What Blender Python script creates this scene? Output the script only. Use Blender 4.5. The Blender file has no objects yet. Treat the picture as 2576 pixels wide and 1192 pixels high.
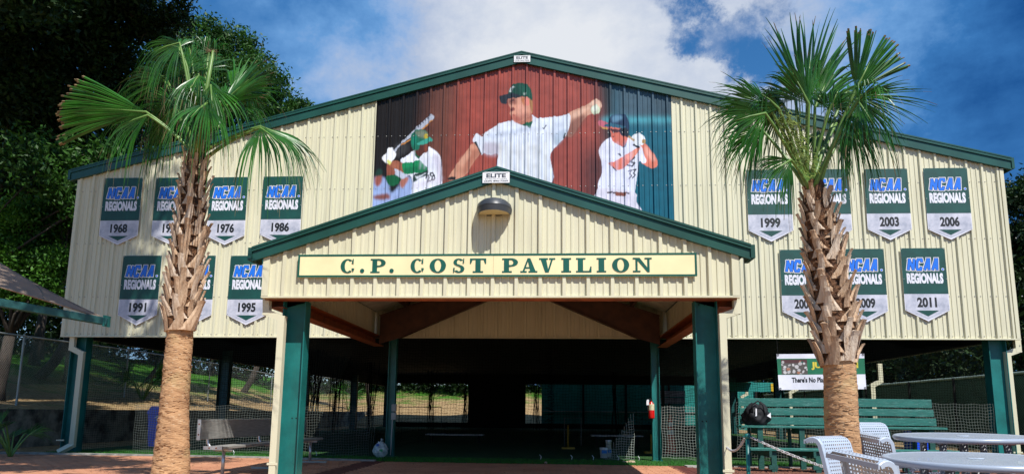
import bpy, math, random
import numpy as np
from mathutils import Vector, Matrix
random.seed(7); rng = np.random.default_rng(7)
scene = bpy.context.scene
col = scene.collection

# ------------------------------------------------------------------ camera
F_PX, CX, CY, VW, VH = 1717.0, 1288.0, 770.58, 2576.0, 1192.0
YAW, PITCH, ROLL, EYE = -.0654, .1538, .0102, .9388
_fw = np.array([math.sin(YAW)*math.cos(PITCH), math.cos(YAW)*math.cos(PITCH), math.sin(PITCH)])
_r = np.array([math.cos(YAW), -math.sin(YAW), 0.]); _u = np.cross(_r, _fw)
_R = _r*math.cos(ROLL)+_u*math.sin(ROLL); _U = _u*math.cos(ROLL)-_r*math.sin(ROLL)
cam_d = bpy.data.cameras.new('camera'); cam = bpy.data.objects.new('camera', cam_d); col.objects.link(cam)
m = Matrix.Identity(4)
for i in range(3):
    m[i][0] = _R[i]; m[i][1] = _U[i]; m[i][2] = -_fw[i]
m[2][3] = EYE
cam.matrix_world = m
cam_d.sensor_width = 36; cam_d.lens = F_PX/VW*36
cam_d.shift_y = (CY-VH/2)/VW
cam_d.clip_start = .05; cam_d.clip_end = 2000
scene.camera = cam

def ray(vx, vy):
    return _fw + _R*((vx-CX)/F_PX) - _U*((vy-CY)/F_PX)
def U(vx, vy, Y):                       # a point of the plane y=Y
    d = ray(vx, vy); t = Y/d[1]
    return np.array([d[0]*t, Y, EYE+d[2]*t])
def G(vx, vy, z=0.):                    # a point of the plane z
    d = ray(vx, vy); t = (z-EYE)/d[2]
    return np.array([d[0]*t, d[1]*t, z])
def PR(P):                              # measuring of the mural only
    p = np.asarray(P, float)-np.array([0, 0, EYE])
    w = p@_fw
    return CX+F_PX*(p@_R)/w, CY-F_PX*(p@_U)/w

# ------------------------------------------------------------------ light
SUN = np.array([.62, -1., 1.55]); SUN /= np.linalg.norm(SUN)
elev = math.asin(SUN[2]); azim = math.atan2(SUN[0], SUN[1])
sd = bpy.data.lights.new('sun', 'SUN'); sd.energy = 5.0; sd.angle = math.radians(.5); sd.color = (1, .97, .91)
so = bpy.data.objects.new('sun', sd); col.objects.link(so); so.location = (20, -30, 50)
so.rotation_euler = Vector(SUN).to_track_quat('Z', 'Y').to_euler()
scene.view_settings.view_transform = 'Standard'; scene.view_settings.look = 'None'
scene.view_settings.exposure = .34; scene.view_settings.gamma = 1
scene.view_settings.use_curve_mapping = False

world = bpy.data.worlds.new('World'); scene.world = world; world.use_nodes = True
nt = world.node_tree; nt.nodes.clear()
def N(t, **k):
    n = nt.nodes.new(t)
    for a, b in k.items(): setattr(n, a, b)
    return n
def L(a, b): nt.links.new(a, b)
out = N('ShaderNodeOutputWorld')
sky = N('ShaderNodeTexSky', sky_type='NISHITA', sun_disc=False, sun_elevation=elev, sun_rotation=azim)
sky.air_density = 1.0; sky.dust_density = .3; sky.ozone_density = 3.5
tc = N('ShaderNodeTexCoord')
def noise(scale, detail, rough, dist=0, off=(0, 0, 0), vec=None, sc=(1, 1, 1)):
    mp = N('ShaderNodeMapping'); mp.inputs['Location'].default_value = off; mp.inputs['Scale'].default_value = sc
    L(vec or tc.outputs['Generated'], mp.inputs[0])
    n = N('ShaderNodeTexNoise'); n.inputs['Scale'].default_value = scale; n.inputs['Detail'].default_value = detail
    n.inputs['Roughness'].default_value = rough; n.inputs['Distortion'].default_value = dist
    L(mp.outputs[0], n.inputs['Vector']); return n.outputs['Fac']
def mth(op, a, b=None, c=None, clamp=False):
    n = N('ShaderNodeMath', operation=op, use_clamp=clamp)
    for i, v in enumerate((a, b, c)):
        if v is None: continue
        if isinstance(v, (int, float)): n.inputs[i].default_value = v
        else: L(v, n.inputs[i])
    return n.outputs[0]
def blob(vx, vy, r0, r1, rag=True):               # a soft-edged cloud region round a sky direction
    d = ray(vx, vy); d = d/np.linalg.norm(d)
    n = N('ShaderNodeVectorMath', operation='DISTANCE'); L(WARP if rag else tc.outputs['Generated'], n.inputs[0]); n.inputs[1].default_value = d
    mr = N('ShaderNodeMapRange', interpolation_type='SMOOTHSTEP'); L(n.outputs['Value'], mr.inputs[0])
    mr.inputs[1].default_value = r0; mr.inputs[2].default_value = r1; mr.inputs[3].default_value = 1; mr.inputs[4].default_value = 0
    return mr.outputs[0]
wn = N('ShaderNodeTexNoise'); wn.inputs['Scale'].default_value = 9; wn.inputs['Detail'].default_value = 7; wn.inputs['Roughness'].default_value = .68; L(tc.outputs['Generated'], wn.inputs['Vector'])
ws = N('ShaderNodeVectorMath', operation='SUBTRACT'); L(wn.outputs['Color'], ws.inputs[0]); ws.inputs[1].default_value = (.5, .5, .5)
wm = N('ShaderNodeVectorMath', operation='MULTIPLY_ADD'); L(ws.outputs[0], wm.inputs[0]); wm.inputs[1].default_value = (.22, .22, .22); L(tc.outputs['Generated'], wm.inputs[2]); WARP = wm.outputs[0]
n1 = noise(2.6, 8, .55, .15, (.3, .7, .1), sc=(1, 1, 1.6))
n2 = noise(7.5, 7, .6, .2, (2.3, .2, .9), sc=(1, 1, 1.5))
# cloud cover
cov = mth('ADD', mth('MULTIPLY', n1, 1.0), mth('MULTIPLY', n2, .45))
cov = mth('ADD', cov, mth('MULTIPLY', blob(1250, 60, .1, .62), .30)); cov = mth('ADD', cov, .06)
cov = mth('ADD', cov, mth('MULTIPLY', blob(2150, 200, .1, .8), .30))
for (hx, hy, a, b, s) in ((1700, 10, .0, .12, -.62), (1780, 65, .0, .08, -.42), (1925, 130, .0, .085, -.66), (1960, -30, .0, .08, -.35), (760, 130, .05, .45, -.10)):
    cov = mth('ADD', cov, mth('MULTIPLY', blob(hx, hy, a, b), s))
mrc = N('ShaderNodeMapRange', interpolation_type='SMOOTHSTEP'); L(cov, mrc.inputs[0])
mrc.inputs[1].default_value = .58; mrc.inputs[2].default_value = 1.02
mask = mrc.outputs[0]
# thickness: bright heads, grey-blue bases
br = mth('ADD', mth('MULTIPLY', noise(4.2, 7, .6, .1, (5.1, 1.4, 2.2), sc=(1, 1, 1.7)), .9), mth('MULTIPLY', blob(1430, 110, .05, .50), .48))
br = mth('ADD', br, mth('MULTIPLY', blob(2500, 330, .05, .60), -.27))
br = mth('ADD', br, mth('MULTIPLY', blob(2060, 150, .0, .26), .20)); br = mth('ADD', br, mth('MULTIPLY', blob(2330, 60, .0, .16), .10)); br = mth('ADD', br, mth('MULTIPLY', blob(760, 160, .05, .36), -.16))
rmp = N('ShaderNodeValToRGB'); L(br, rmp.inputs[0])
cr = rmp.color_ramp; cr.elements[0].position = .08; cr.elements[0].color = (.010, .075, .26, 1)
cr.elements[1].position = .92; cr.elements[1].color = (.72, .75, .80, 1)
for p_, c_ in ((.30, (.040, .17, .44, 1)), (.46, (.13, .31, .62, 1)), (.55, (.26, .41, .68, 1)), (.66, (.42, .50, .66, 1))):
    e = cr.elements.new(p_); e.color = c_
hs = N('ShaderNodeHueSaturation'); hs.inputs['Saturation'].default_value = 1.3; hs.inputs['Value'].default_value = 1.; L(sky.outputs[0], hs.inputs['Color'])
b1 = N('ShaderNodeBackground'); L(hs.outputs[0], b1.inputs[0]); b1.inputs[1].default_value = .11
b2 = N('ShaderNodeBackground'); L(rmp.outputs[0], b2.inputs[0]); b2.inputs[1].default_value = .86
mx = N('ShaderNodeMixShader'); L(mask, mx.inputs[0]); L(b1.outputs[0], mx.inputs[1]); L(b2.outputs[0], mx.inputs[2]); L(mx.outputs[0], out.inputs[0])

# ------------------------------------------------------------------ helpers
org = {}
def tag(o, label=None, cat=None, group=None, kind=None):
    if label: o['label'] = label
    if cat: o['category'] = cat
    if group: o['group'] = group
    if kind: o['kind'] = kind
    return o
def empty(name, loc=(0, 0, 0), label=None, cat=None, group=None, parent=None):
    o = bpy.data.objects.new(name, None); col.objects.link(o); o.empty_display_size = .1
    o.location = loc; org[o] = np.array(loc, float)
    return tag(o, label, cat, group)
def link(name, me, parent=None):
    o = bpy.data.objects.new(name, me); col.objects.link(o); org[o] = np.zeros(3)
    if parent is not None:
        o.parent = parent; org[o] = org[parent]
    return o
def mesh_np(name, V, F, mat, parent=None, smooth=False, mi=None):
    """V (n,3) in world; F (m,k) polygons of equal size, or a list"""
    V = np.asarray(V, np.float32)
    me = bpy.data.meshes.new(name)
    if parent is not None: V = V-org[parent].astype(np.float32)
    if isinstance(F, np.ndarray):
        k = F.shape[1]; nF = len(F); lt = F.astype(np.int32).ravel(); st = np.arange(nF, dtype=np.int32)*k
    else:
        ln = np.array([len(f) for f in F], np.int32); nF = len(F)
        lt = np.array([i for f in F for i in f], np.int32); st = np.concatenate(([0], np.cumsum(ln)[:-1])).astype(np.int32)
    me.vertices.add(len(V)); me.vertices.foreach_set('co', V.ravel())
    me.loops.add(len(lt)); me.loops.foreach_set('vertex_index', lt)
    me.polygons.add(nF); me.polygons.foreach_set('loop_start', st)
    if mi is not None: me.polygons.foreach_set('material_index', np.array(mi, np.int32))
    me.polygons.foreach_set('use_smooth', np.full(nF, bool(smooth)))
    me.update(calc_edges=True); me.validate()
    for x in (mat if isinstance(mat, (list, tuple)) else [mat]): me.materials.append(x)
    return link(name, me, parent)
class MB:
    def __init__(s): s.v = []; s.f = []; s.m = []; s.k = 0
    def add(s, V, F, M=None):
        b = len(s.v)
        for p in V:
            q = M@Vector(p) if M is not None else p
            s.v.append((float(q[0]), float(q[1]), float(q[2])))
        for f in F: s.f.append([i+b for i in f]); s.m.append(s.k)
        return s
    def box(s, x0, x1, y0, y1, z0, z1, M=None):
        x0, x1 = sorted((x0, x1)); y0, y1 = sorted((y0, y1)); z0, z1 = sorted((z0, z1))
        V = [(x, y, z) for z in (z0, z1) for y in (y0, y1) for x in (x0, x1)]
        return s.add(V, [(0, 2, 3, 1), (4, 5, 7, 6), (0, 1, 5, 4), (2, 6, 7, 3), (0, 4, 6, 2), (1, 3, 7, 5)], M)
    def ext(s, poly, y0, y1, M=None):    # (x,z) polygon (counter-clockwise seen from -y) extruded along y
        n = len(poly); V = [(x, y0, z) for x, z in poly]+[(x, y1, z) for x, z in poly]
        F = [tuple(range(n)), tuple(range(2*n-1, n-1, -1))]+[(i, i+n, (i+1) % n+n, (i+1) % n) for i in range(n)]
        return s.add(V, F, M)
    def tube(s, pts, r, n=8, cap=True, M=None):
        pts = [Vector([float(c) for c in p]) for p in pts]; rr = r if isinstance(r, (list, tuple, np.ndarray)) else [r]*len(pts)
        V = []; a = None
        for i, p in enumerate(pts):
            t = (pts[min(i+1, len(pts)-1)]-pts[max(i-1, 0)]).normalized()
            if a is None: a = t.orthogonal().normalized()
            a = (a-t*a.dot(t)).normalized(); b = t.cross(a)
            for j in range(n):
                w = 2*math.pi*j/n; V.append(p+(a*math.cos(w)+b*math.sin(w))*float(rr[i]))
        F = [(i*n+j, i*n+(j+1) % n, (i+1)*n+(j+1) % n, (i+1)*n+j) for i in range(len(pts)-1) for j in range(n)]
        if cap: F += [tuple(range(n-1, -1, -1)), tuple(range((len(pts)-1)*n, len(pts)*n))]
        return s.add(V, F, M)
    def beam(s, p, q, w, h, up=(0, 0, 1)):  # box along p-q, w across, h along up
        p = Vector([float(c) for c in p]); q = Vector([float(c) for c in q]); t = (q-p).normalized(); up = Vector(up)
        sd_ = t.cross(up).normalized(); u = sd_.cross(t)
        V = [e+sd_*a*w/2+u*b*h/2 for e in (p, q) for a, b in ((-1, -1), (1, -1), (1, 1), (-1, 1))]
        return s.add(V, [(3, 2, 1, 0), (4, 5, 6, 7), (0, 1, 5, 4), (1, 2, 6, 5), (2, 3, 7, 6), (3, 0, 4, 7)])
    def lathe(s, prof, n=24, M=None):
        V = []; F = []
        for r_, z_ in prof:
            for j in range(n):
                w = 2*math.pi*j/n; V.append((r_*math.cos(w), r_*math.sin(w), z_))
        for i in range(len(prof)-1):
            for j in range(n): F.append((i*n+j, i*n+(j+1) % n, (i+1)*n+(j+1) % n, (i+1)*n+j))
        return s.add(V, F, M)
    def build(s, name, mat, parent=None, smooth=False):
        return mesh_np(name, np.array(s.v), s.f, mat, parent, smooth, s.m)
def shade_auto(o, ang=35):
    me = o.data
    try: me.polygons.foreach_set('use_smooth', np.ones(len(me.polygons), bool)); me.set_sharp_from_angle(angle=math.radians(ang))
    except Exception: pass
    return o
def bevel(o, w=.004, seg=1):
    b = o.modifiers.new('bevel', 'BEVEL'); b.width = w; b.segments = seg; b.limit_method = 'ANGLE'; b.angle_limit = math.radians(40); return o

def s2l(c): return tuple(((v/255+.055)/1.055)**2.4 if v/255 > .04045 else v/255/12.92 for v in c)
MATS = {}
def mat(name, c, rough=.6, metal=0, var=.12, vs=3., bump=0, bs=40, c2=None, stretch=(1, 1, 1), det=4, spec=.5, transl=0, gen='Object', ramp=(.35, .65)):
    if name in MATS: return MATS[name]
    M = bpy.data.materials.new(name); M.use_nodes = True; t = M.node_tree; n = t.nodes; b = n['Principled BSDF']
    b.inputs['Roughness'].default_value = rough; b.inputs['Metallic'].default_value = metal; b.inputs['Specular IOR Level'].default_value = spec
    co = n.new('ShaderNodeTexCoord'); mp = n.new('ShaderNodeMapping'); mp.inputs['Scale'].default_value = stretch
    t.links.new(co.outputs[gen], mp.inputs[0])
    nz = n.new('ShaderNodeTexNoise'); nz.inputs['Scale'].default_value = vs; nz.inputs['Detail'].default_value = det; nz.inputs['Roughness'].default_value = .6
    t.links.new(mp.outputs[0], nz.inputs['Vector'])
    r = n.new('ShaderNodeValToRGB'); t.links.new(nz.outputs['Fac'], r.inputs[0])
    d = c2 or tuple(v*(1-var*2) for v in c); 
    if not c2: c = tuple(min(1, v*(1+var*.6)) for v in c)
    r.color_ramp.elements[0].position = ramp[0]; r.color_ramp.elements[0].color = (*d, 1)
    r.color_ramp.elements[1].position = ramp[1]; r.color_ramp.elements[1].color = (*c, 1)
    t.links.new(r.outputs[0], b.inputs['Base Color'])
    if bump:
        bn = n.new('ShaderNodeTexNoise'); bn.inputs['Scale'].default_value = bs; bn.inputs['Detail'].default_value = 5
        t.links.new(mp.outputs[0], bn.inputs['Vector'])
        bu = n.new('ShaderNodeBump'); bu.inputs['Strength'].default_value = bump; bu.inputs['Distance'].default_value = .02
        t.links.new(bn.outputs['Fac'], bu.inputs['Height']); t.links.new(bu.outputs[0], b.inputs['Normal'])
    if transl:
        tr = n.new('ShaderNodeBsdfTranslucent'); t.links.new(r.outputs[0], tr.inputs[0]); ms = n.new('ShaderNodeMixShader'); ms.inputs[0].default_value = transl
        t.links.new(b.outputs[0], ms.inputs[1]); t.links.new(tr.outputs[0], ms.inputs[2]); t.links.new(ms.outputs[0], n['Material Output'].inputs[0])
    MATS[name] = M; return M
cream = mat('cream_metal', (.63, .60, .435), .40, c2=(.52, .49, .345), vs=2.2, bump=.05, bs=6, stretch=(2.2, 1, .22), det=6, ramp=(.25, .5))
cream_in = mat('cream_metal_plain', (.66, .61, .46), .45, var=.05)
green_trim = mat('dark_green_metal', (.012, .072, .056), .38, var=.12, vs=2)
teal = mat('teal_painted_steel', (.008, .15, .14), .45, var=.16, vs=2.5, bump=.08, bs=30)
rust = mat('red_primer_steel', (.30, .075, .022), .55, var=.2, vs=5)
brownst = mat('brown_primer_steel', (.075, .028, .014), .6, var=.2, vs=5)
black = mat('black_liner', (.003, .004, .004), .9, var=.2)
insul = mat('white_insulation', (.62, .60, .52), .6, var=.15, vs=4)
white = mat('white_paint', (.75, .75, .77), .5, var=.04)
netblack = mat('black_net', (.003, .004, .004), .95, var=.1, spec=.03)
netsunlit = mat('sunlit_net', (.13, .15, .13), .8, var=.2)  # black netting where the sun strikes it, the light put into the colour
brick_m = mat('clay_paver', (.56, .27, .15), .85, c2=(.36, .15, .08), vs=1.7, bump=.3, bs=60, ramp=(.25, .75))
paver_base = mat('paver_joint_sand', (.50, .27, .13), .95, var=.25, vs=5, bump=.3)
brick_dark = mat('dark_red_paver', (.13, .030, .020), .85, var=.25, vs=9, bump=.3, bs=60)
conc = mat('concrete', (.34, .33, .30), .9, var=.2, vs=6, bump=.3)
turf = mat('turf', (.020, .10, .012), .95, c2=(.010, .05, .008), vs=30, bump=.5, bs=200)
alum = mat('weathered_aluminium', (.42, .41, .38), .45, metal=.35, var=.12, vs=6, stretch=(1, 1, 8))
alum_b = mat('bright_aluminium', (.66, .67, .68), .35, metal=.7, var=.08)
galv = mat('galvanised_wire', (.34, .38, .38), .45, metal=.5, var=.1)

# ------------------------------------------------------------------ text
def textmesh(body, x0, x1, z0, z1, bold=0., shear=0.):
    cu = bpy.data.curves.new('tmp_text', 'FONT'); cu.body = body; cu.size = 1; cu.offset = bold; cu.shear = shear; cu.resolution_u = 3
    cu.fill_mode = 'FRONT'
    o = bpy.data.objects.new('tmp_text', cu); col.objects.link(o)
    dg = bpy.context.evaluated_depsgraph_get(); dg.update()
    me = bpy.data.meshes.new_from_object(o.evaluated_get(dg))
    V = np.array([v.co[:] for v in me.vertices]); F = [list(p.vertices) for p in me.polygons]
    col.objects.unlink(o); bpy.data.objects.remove(o); bpy.data.curves.remove(cu); bpy.data.meshes.remove(me)
    a = V.min(0); b = V.max(0)
    X = x0+(V[:, 0]-a[0])/(b[0]-a[0])*(x1-x0); Z = z0+(V[:, 1]-a[1])/(b[1]-a[1])*(z1-z0)
    return X, Z, F
def put_text(name, body, x0, x1, z0, z1, y, m_, parent, bold=0., shear=0., slope=0.):
    X, Z, F = textmesh(body, x0, x1, z0, z1, bold, shear)
    V = np.c_[X, np.full(len(X), y), Z+slope*(X-x0)]
    # faces should look towards -y
    a, b, c = [V[i] for i in F[0][:3]]
    if np.cross(b-a, c-a)[1] > 0: F = [f[::-1] for f in F]
    return mesh_np(name, V, F, m_, parent)

# ------------------------------------------------------------------ building dimensions
YB, YP = 14.1656, 8.5757
XL, XR = -10.756, 9.204
ZB, PZB = 2.486, 2.40
PXL, PXR = -3.822, 2.271
RIB = .3048
YF, YFP = YB-.07, YP-.065              # faces of the rake trims
mpk, mle, mri = U(1312, 133, YF), U(179, 430, YF), U(2543, 400, YF)
ppk, ple, pri = U(1250, 425, YFP), U(635, 627, YFP), U(1888, 620, YFP)
def zroof(x, pk=mpk, le=mle, ri=mri):
    e = le if x < pk[0] else ri
    return pk[2]+(e[2]-pk[2])*(x-pk[0])/(e[0]-pk[0])
def zproof(x): return zroof(x, ppk, ple, pri)
ph_main = U(1120.6, 178, YB)[0] % RIB
ph_port = U(893.7, 569, YP)[0] % RIB
MH, PH = .22, .155                     # rake trim heights
def profile(x0, x1, ph):
    """(x, depth) breakpoints of the ribbed sheet"""
    pts = {x0: None, x1: None}
    k = math.floor((x0-ph)/RIB)-1
    segs = []
    while ph+k*RIB < x1+RIB:
        c = ph+k*RIB
        segs += [(c-.034, 0), (c-.020, .040), (c+.020, .040), (c+.034, 0)]
        for q in (RIB/3, 2*RIB/3):
            segs += [(c+q-.019, 0), (c+q-.011, .012), (c+q+.011, .012), (c+q+.019, 0)]
        k += 1
    xs = [s_[0] for s_ in segs]; ds = [s_[1] for s_ in segs]
    P = [(x0, float(np.interp(x0, xs, ds)))]+[s_ for s_ in segs if x0+1e-4 < s_[0] < x1-1e-4]+[(x1, float(np.interp(x1, xs, ds)))]
    return P
def sheet(name, x0, x1, ph, zb, zt, Y, parent, m_, sign=-1, breaks=(), nz=1, extra=0.):
    P = profile(x0, x1, ph)
    for b in breaks:
        if x0 < b < x1: P.append((b, float(np.interp(b, [p[0] for p in P], [p[1] for p in P]))))
    P.sort()
    V = []
    for x, d in P:
        t = zt(x) if callable(zt) else zt
        b0 = zb(x) if callable(zb) else zb
        for i in range(nz+1): V.append((x, Y+sign*(d+extra), b0+(t-b0)*i/nz))
    n = nz+1
    F = [(i*n+j, (i+1)*n+j, (i+1)*n+j+1, i*n+j+1) for i in range(len(P)-1) for j in range(nz)]
    return mesh_np(name, V, np.array(F), m_, parent)
def panels(x0, x1, ph, zb, zt, Y, parent, m_, name='wall_panel', skip=None, breaks=()):
    k = math.floor((x0-ph-RIB/2)/(3*RIB)); c = ph+RIB/2+k*3*RIB
    while c < x1-.02:
        a, b = max(x0, c), min(x1, c+3*RIB)
        if b-a > .03:
            # alternate sheets lap over each other by a millimetre
            sheet(name, a, b, ph, zb, zt, Y, parent, m_, breaks=breaks, extra=.0012*(k % 2))
        c += 3*RIB; k += 1
# ------------------------------------------------------------------ terrain
def terrain(x, y):
    z = np.zeros_like(x)
    hl = np.clip(-13.-x, 0, 400)
    hill = .84+.13*np.clip(hl, 0, 4)+.21*np.clip(hl-4, 0, 16)+.06*np.clip(hl-20, 0, 60)
    hill += .10*np.sin(x*.9+y*.35)*np.clip(hl/4, 0, 1)+.06*np.sin(y*1.7+x*.6)*np.clip(hl/2, 0, 1)
    near = np.clip((y-4)/6, 0, 1)
    z = np.where(x < -13., hill*near, z)
    bk = np.clip(y-43.5, 0, 400)
    bh = .10+.30*np.clip(bk, 0, 1)+.17*np.clip(bk-1, 0, 16)+.04*np.clip(bk-17, 0, 60)+.08*np.sin(x*.8+y*.5)*np.clip(bk/3, 0, 1)
    z = np.where((y > 43.5) & (x >= -13.), bh*np.clip((12-x)/4, 0, 1)+.0, z)
    z = np.where((y > 43.5) & (x < -13.), np.maximum(z, bh), z)
    rt = np.clip(x-14, 0, 400)
    z = np.where((x > 14) & (y > 12), np.maximum(z, .11*np.clip(rt-4, 0, 20)*np.clip((y-12)/8, 0, 1)), z)
    z = np.where((x > 1.4) & (y < 7.2) & (y > -6), z-.06*np.clip(7.2-y, 0, 3.5)*np.clip((x-1.4)*3, 0, 1), z)
    return z-.012
xs = np.unique(np.concatenate([[-400, -250, -150, -100, -75, -60, -50], np.arange(-42, -13.1, .7), [-13.02, -12.98], np.arange(-12, 16, .8), np.arange(16, 44, 2), [55, 80, 120, 250, 400]]))
ys = np.unique(np.concatenate([[-60, -30, -15, -8, -4], np.arange(-2, 12, .8), np.arange(12, 44, .8), [43.48, 43.52], np.arange(44, 66, .7), [70, 80, 100, 150, 250, 400]]))
gx, gy = np.meshgrid(xs, ys, indexing='ij')
gv = np.c_[gx.ravel(), gy.ravel(), terrain(gx, gy).ravel()]
a_, b_ = len(xs), len(ys)
ii, jj = np.meshgrid(np.arange(a_-1), np.arange(b_-1), indexing='ij')
gf = np.stack([ii*b_+jj, (ii+1)*b_+jj, (ii+1)*b_+jj+1, ii*b_+jj+1], -1).reshape(-1, 4)
ground_m = bpy.data.materials.new('ground_earth'); ground_m.use_nodes = True
t = ground_m.node_tree; n_ = t.nodes; bs = n_['Principled BSDF']; bs.inputs['Roughness'].default_value = .95; bs.inputs['Specular IOR Level'].default_value = .1
co = n_.new('ShaderNodeTexCoord')
def gn(scale, det=5, sc=(1, 1, 1), off=(0, 0, 0)):
    mp = n_.new('ShaderNodeMapping'); mp.inputs['Scale'].default_value = sc; mp.inputs['Location'].default_value = off; t.links.new(co.outputs['Object'], mp.inputs[0])
    z = n_.new('ShaderNodeTexNoise'); z.inputs['Scale'].default_value = scale; z.inputs['Detail'].default_value = det; z.inputs['Roughness'].default_value = .65
    t.links.new(mp.outputs[0], z.inputs['Vector']); return z.outputs['Fac']
def gr(fac, stops):
    r = n_.new('ShaderNodeValToRGB'); t.links.new(fac, r.inputs[0]); c = r.color_ramp
    c.elements[0].position = stops[0][0]; c.elements[0].color = (*stops[0][1], 1); c.elements[1].position = stops[-1][0]; c.elements[1].color = (*stops[-1][1], 1)
    for p, q in stops[1:-1]: e = c.elements.new(p); e.color = (*q, 1)
    return r.outputs[0]
litter = gr(gn(9, 8), [(.3, (.10, .055, .025)), (.5, (.30, .20, .10)), (.7, (.46, .36, .20))])
grassc = gr(gn(14, 6), [(.3, (.015, .06, .008)), (.7, (.07, .22, .02))])
sx = n_.new('ShaderNodeSeparateXYZ'); t.links.new(co.outputs['Object'], sx.inputs[0])
def gm(op, a, b, clamp=False):
    q = n_.new('ShaderNodeMath'); q.operation = op; q.use_clamp = clamp
    for i, v in enumerate((a, b)):
        if isinstance(v, (int, float)): q.inputs[i].default_value = v
        else: t.links.new(v, q.inputs[i])
    return q.outputs[0]
up = gm('MULTIPLY', gm('SUBTRACT', sx.outputs['Z'], 1.45), .9)       # the higher slope is grown over
fac = gm('ADD', up, gm('MULTIPLY', gm('SUBTRACT', gn(.55, 6), .5), 4.2), True)
mxc = n_.new('ShaderNodeMix'); mxc.data_type = 'RGBA'; t.links.new(fac, mxc.inputs[0]); t.links.new(litter, mxc.inputs[6]); t.links.new(grassc, mxc.inputs[7])
t.links.new(mxc.outputs[2], bs.inputs['Base Color'])
bu = n_.new('ShaderNodeBump'); bu.inputs['Strength'].default_value = .7; bu.inputs['Distance'].default_value = .06; t.links.new(gn(18, 8), bu.inputs['Height']); t.links.new(bu.outputs[0], bs.inputs['Normal'])
gobj = mesh_np('ground', gv, gf, ground_m, smooth=True); tag(gobj, 'earth yard rising into a leaf littered grassy hillside behind the pavilion', kind='structure')
_q = shade_auto(gobj, 40)

# pavement of clay pavers
pav = tag(mesh_np('pavement', [(-13.2, 4, 0), (2.27, 4, 0), (2.27, 12.86, 0), (-13.2, 12.86, 0), (-13.2, 13.55, 0), (-6, 13.35, 0)], [(0, 1, 2, 5, 4, 3)][:0] or [(0, 1, 2, 5), (0, 5, 4)], paver_base), 'clay paver forecourt in front of the pavilion', kind='structure')
def yedge(x): return 12.86 if x > -3.0 else 12.86+min(1, (-3.0-x)/4.)*.62
cand = []
for r_ in range(70):
    y = 9.4+r_*.108
    for c_ in range(-66, 12):
        x = c_*.208+(.104 if r_ % 2 else 0)
        if y+.1 > yedge(x) or (-3.62 < x < -3.18) or x > 2.0 or x < -13.1: continue
        vx, vy = PR((x, y, 0))
        if -20 < vx < 1790 and vy < 1205: cand.append((y, x))
cand.sort()
def brick_mesh(w=.2, d=.1, h=.012):
    mb = MB(); e = .006
    V = [(-w/2, -d/2, 0), (w/2, -d/2, 0), (w/2, d/2, 0), (-w/2, d/2, 0), (-w/2+e, -d/2+e, h), (w/2-e, -d/2+e, h), (w/2-e, d/2-e, h), (-w/2+e, d/2-e, h)]
    mb.add(V, [(4, 5, 6, 7), (0, 1, 5, 4), (1, 2, 6, 5), (2, 3, 7, 6), (3, 0, 4, 7)]); return mb
bm_ = brick_mesh().build('brick', brick_m, pav); bme = bm_.data; first = True
vis = [c for c in cand if -700 < PR((c[1], c[0], 0))[0] < 2600]
near = vis[:300]; rest = vis[300:]
for y, x in near:
    o = bm_ if first else bm_.copy()
    if not first: col.objects.link(o); o.parent = pav
    first = False
    o.location = (x, y, .001+random.uniform(0, .003)); o.rotation_euler = (random.uniform(-.01, .01), random.uniform(-.008, .008), random.uniform(-.02, .02))
mb = MB()
for y, x in rest:
    M_ = Matrix.Translation((x, y, .001+random.uniform(0, .003))) @ Matrix.Rotation(random.uniform(-.02, .02), 4, 'Z') @ Matrix.Rotation(random.uniform(-.01, .01), 4, 'X')
    e = .006; w, d, h = .2, .1, .012
    mb.add([(-w/2, -d/2, 0), (w/2, -d/2, 0), (w/2, d/2, 0), (-w/2, d/2, 0), (-w/2+e, -d/2+e, h), (w/2-e, -d/2+e, h), (w/2-e, d/2-e, h), (-w/2+e, d/2-e, h)], [(4, 5, 6, 7), (0, 1, 5, 4), (1, 2, 6, 5), (2, 3, 7, 6), (3, 0, 4, 7)], M_)
tag(mb.build('bricks', brick_m, pav), kind='stuff')
# dark border courses along both sides of the entrance
mb = MB()
for xa in (-3.6, 2.02):
    y = 9.4
    while y < 12.8:
        for q in (0, 1): 
            mb.box(xa+q*.205+.003, xa+q*.205+.2, y+.002, y+.098, .001, .012+random.uniform(0, .004))
        y += .102
tag(mb.build('border_bricks', brick_dark, pav), kind='stuff')
# turf apron and hall floor
tv = [(-10.9, 13.62, .004), (-6, 13.42, .004), (-3.0, 12.9, .004), (2.6, 12.9, .004), (9.6, 12.95, .004), (9.6, 43, .004), (-10.9, 43, .004)]
tag(mesh_np('turf_floor', tv, [tuple(range(7))], turf), 'green artificial turf floor of the hall', kind='structure')
# blades of turf along the sunny edge
nb = 26000; bx = rng.uniform(-10.8, 9.4, nb); by0 = np.where(bx < -3, 12.9+np.clip((-3-bx)/3, 0, 1)*.52+np.clip((-6-bx)/4.9, 0, 1)*.2, 12.91); by = by0+rng.random(nb)**1.3*1.3
hh = rng.uniform(.02, .05, nb); aa = rng.uniform(0, math.pi, nb); w_ = .006
BV = np.stack([np.c_[bx-np.cos(aa)*w_, by-np.sin(aa)*w_, np.full(nb, .004)], np.c_[bx+np.cos(aa)*w_, by+np.sin(aa)*w_, np.full(nb, .004)], np.c_[bx+rng.normal(0, .012, nb), by+rng.normal(0, .012, nb), hh]], 1).reshape(-1, 3)
blade_m = mat('grass_blade', (.05, .24, .02), .7, c2=(.02, .12, .01), vs=9, transl=.3)
tag(mesh_np('grass', BV, np.arange(nb*3).reshape(-1, 3), blade_m), 'short bright green turf blades along the edge of the hall', 'grass', kind='stuff')
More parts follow.
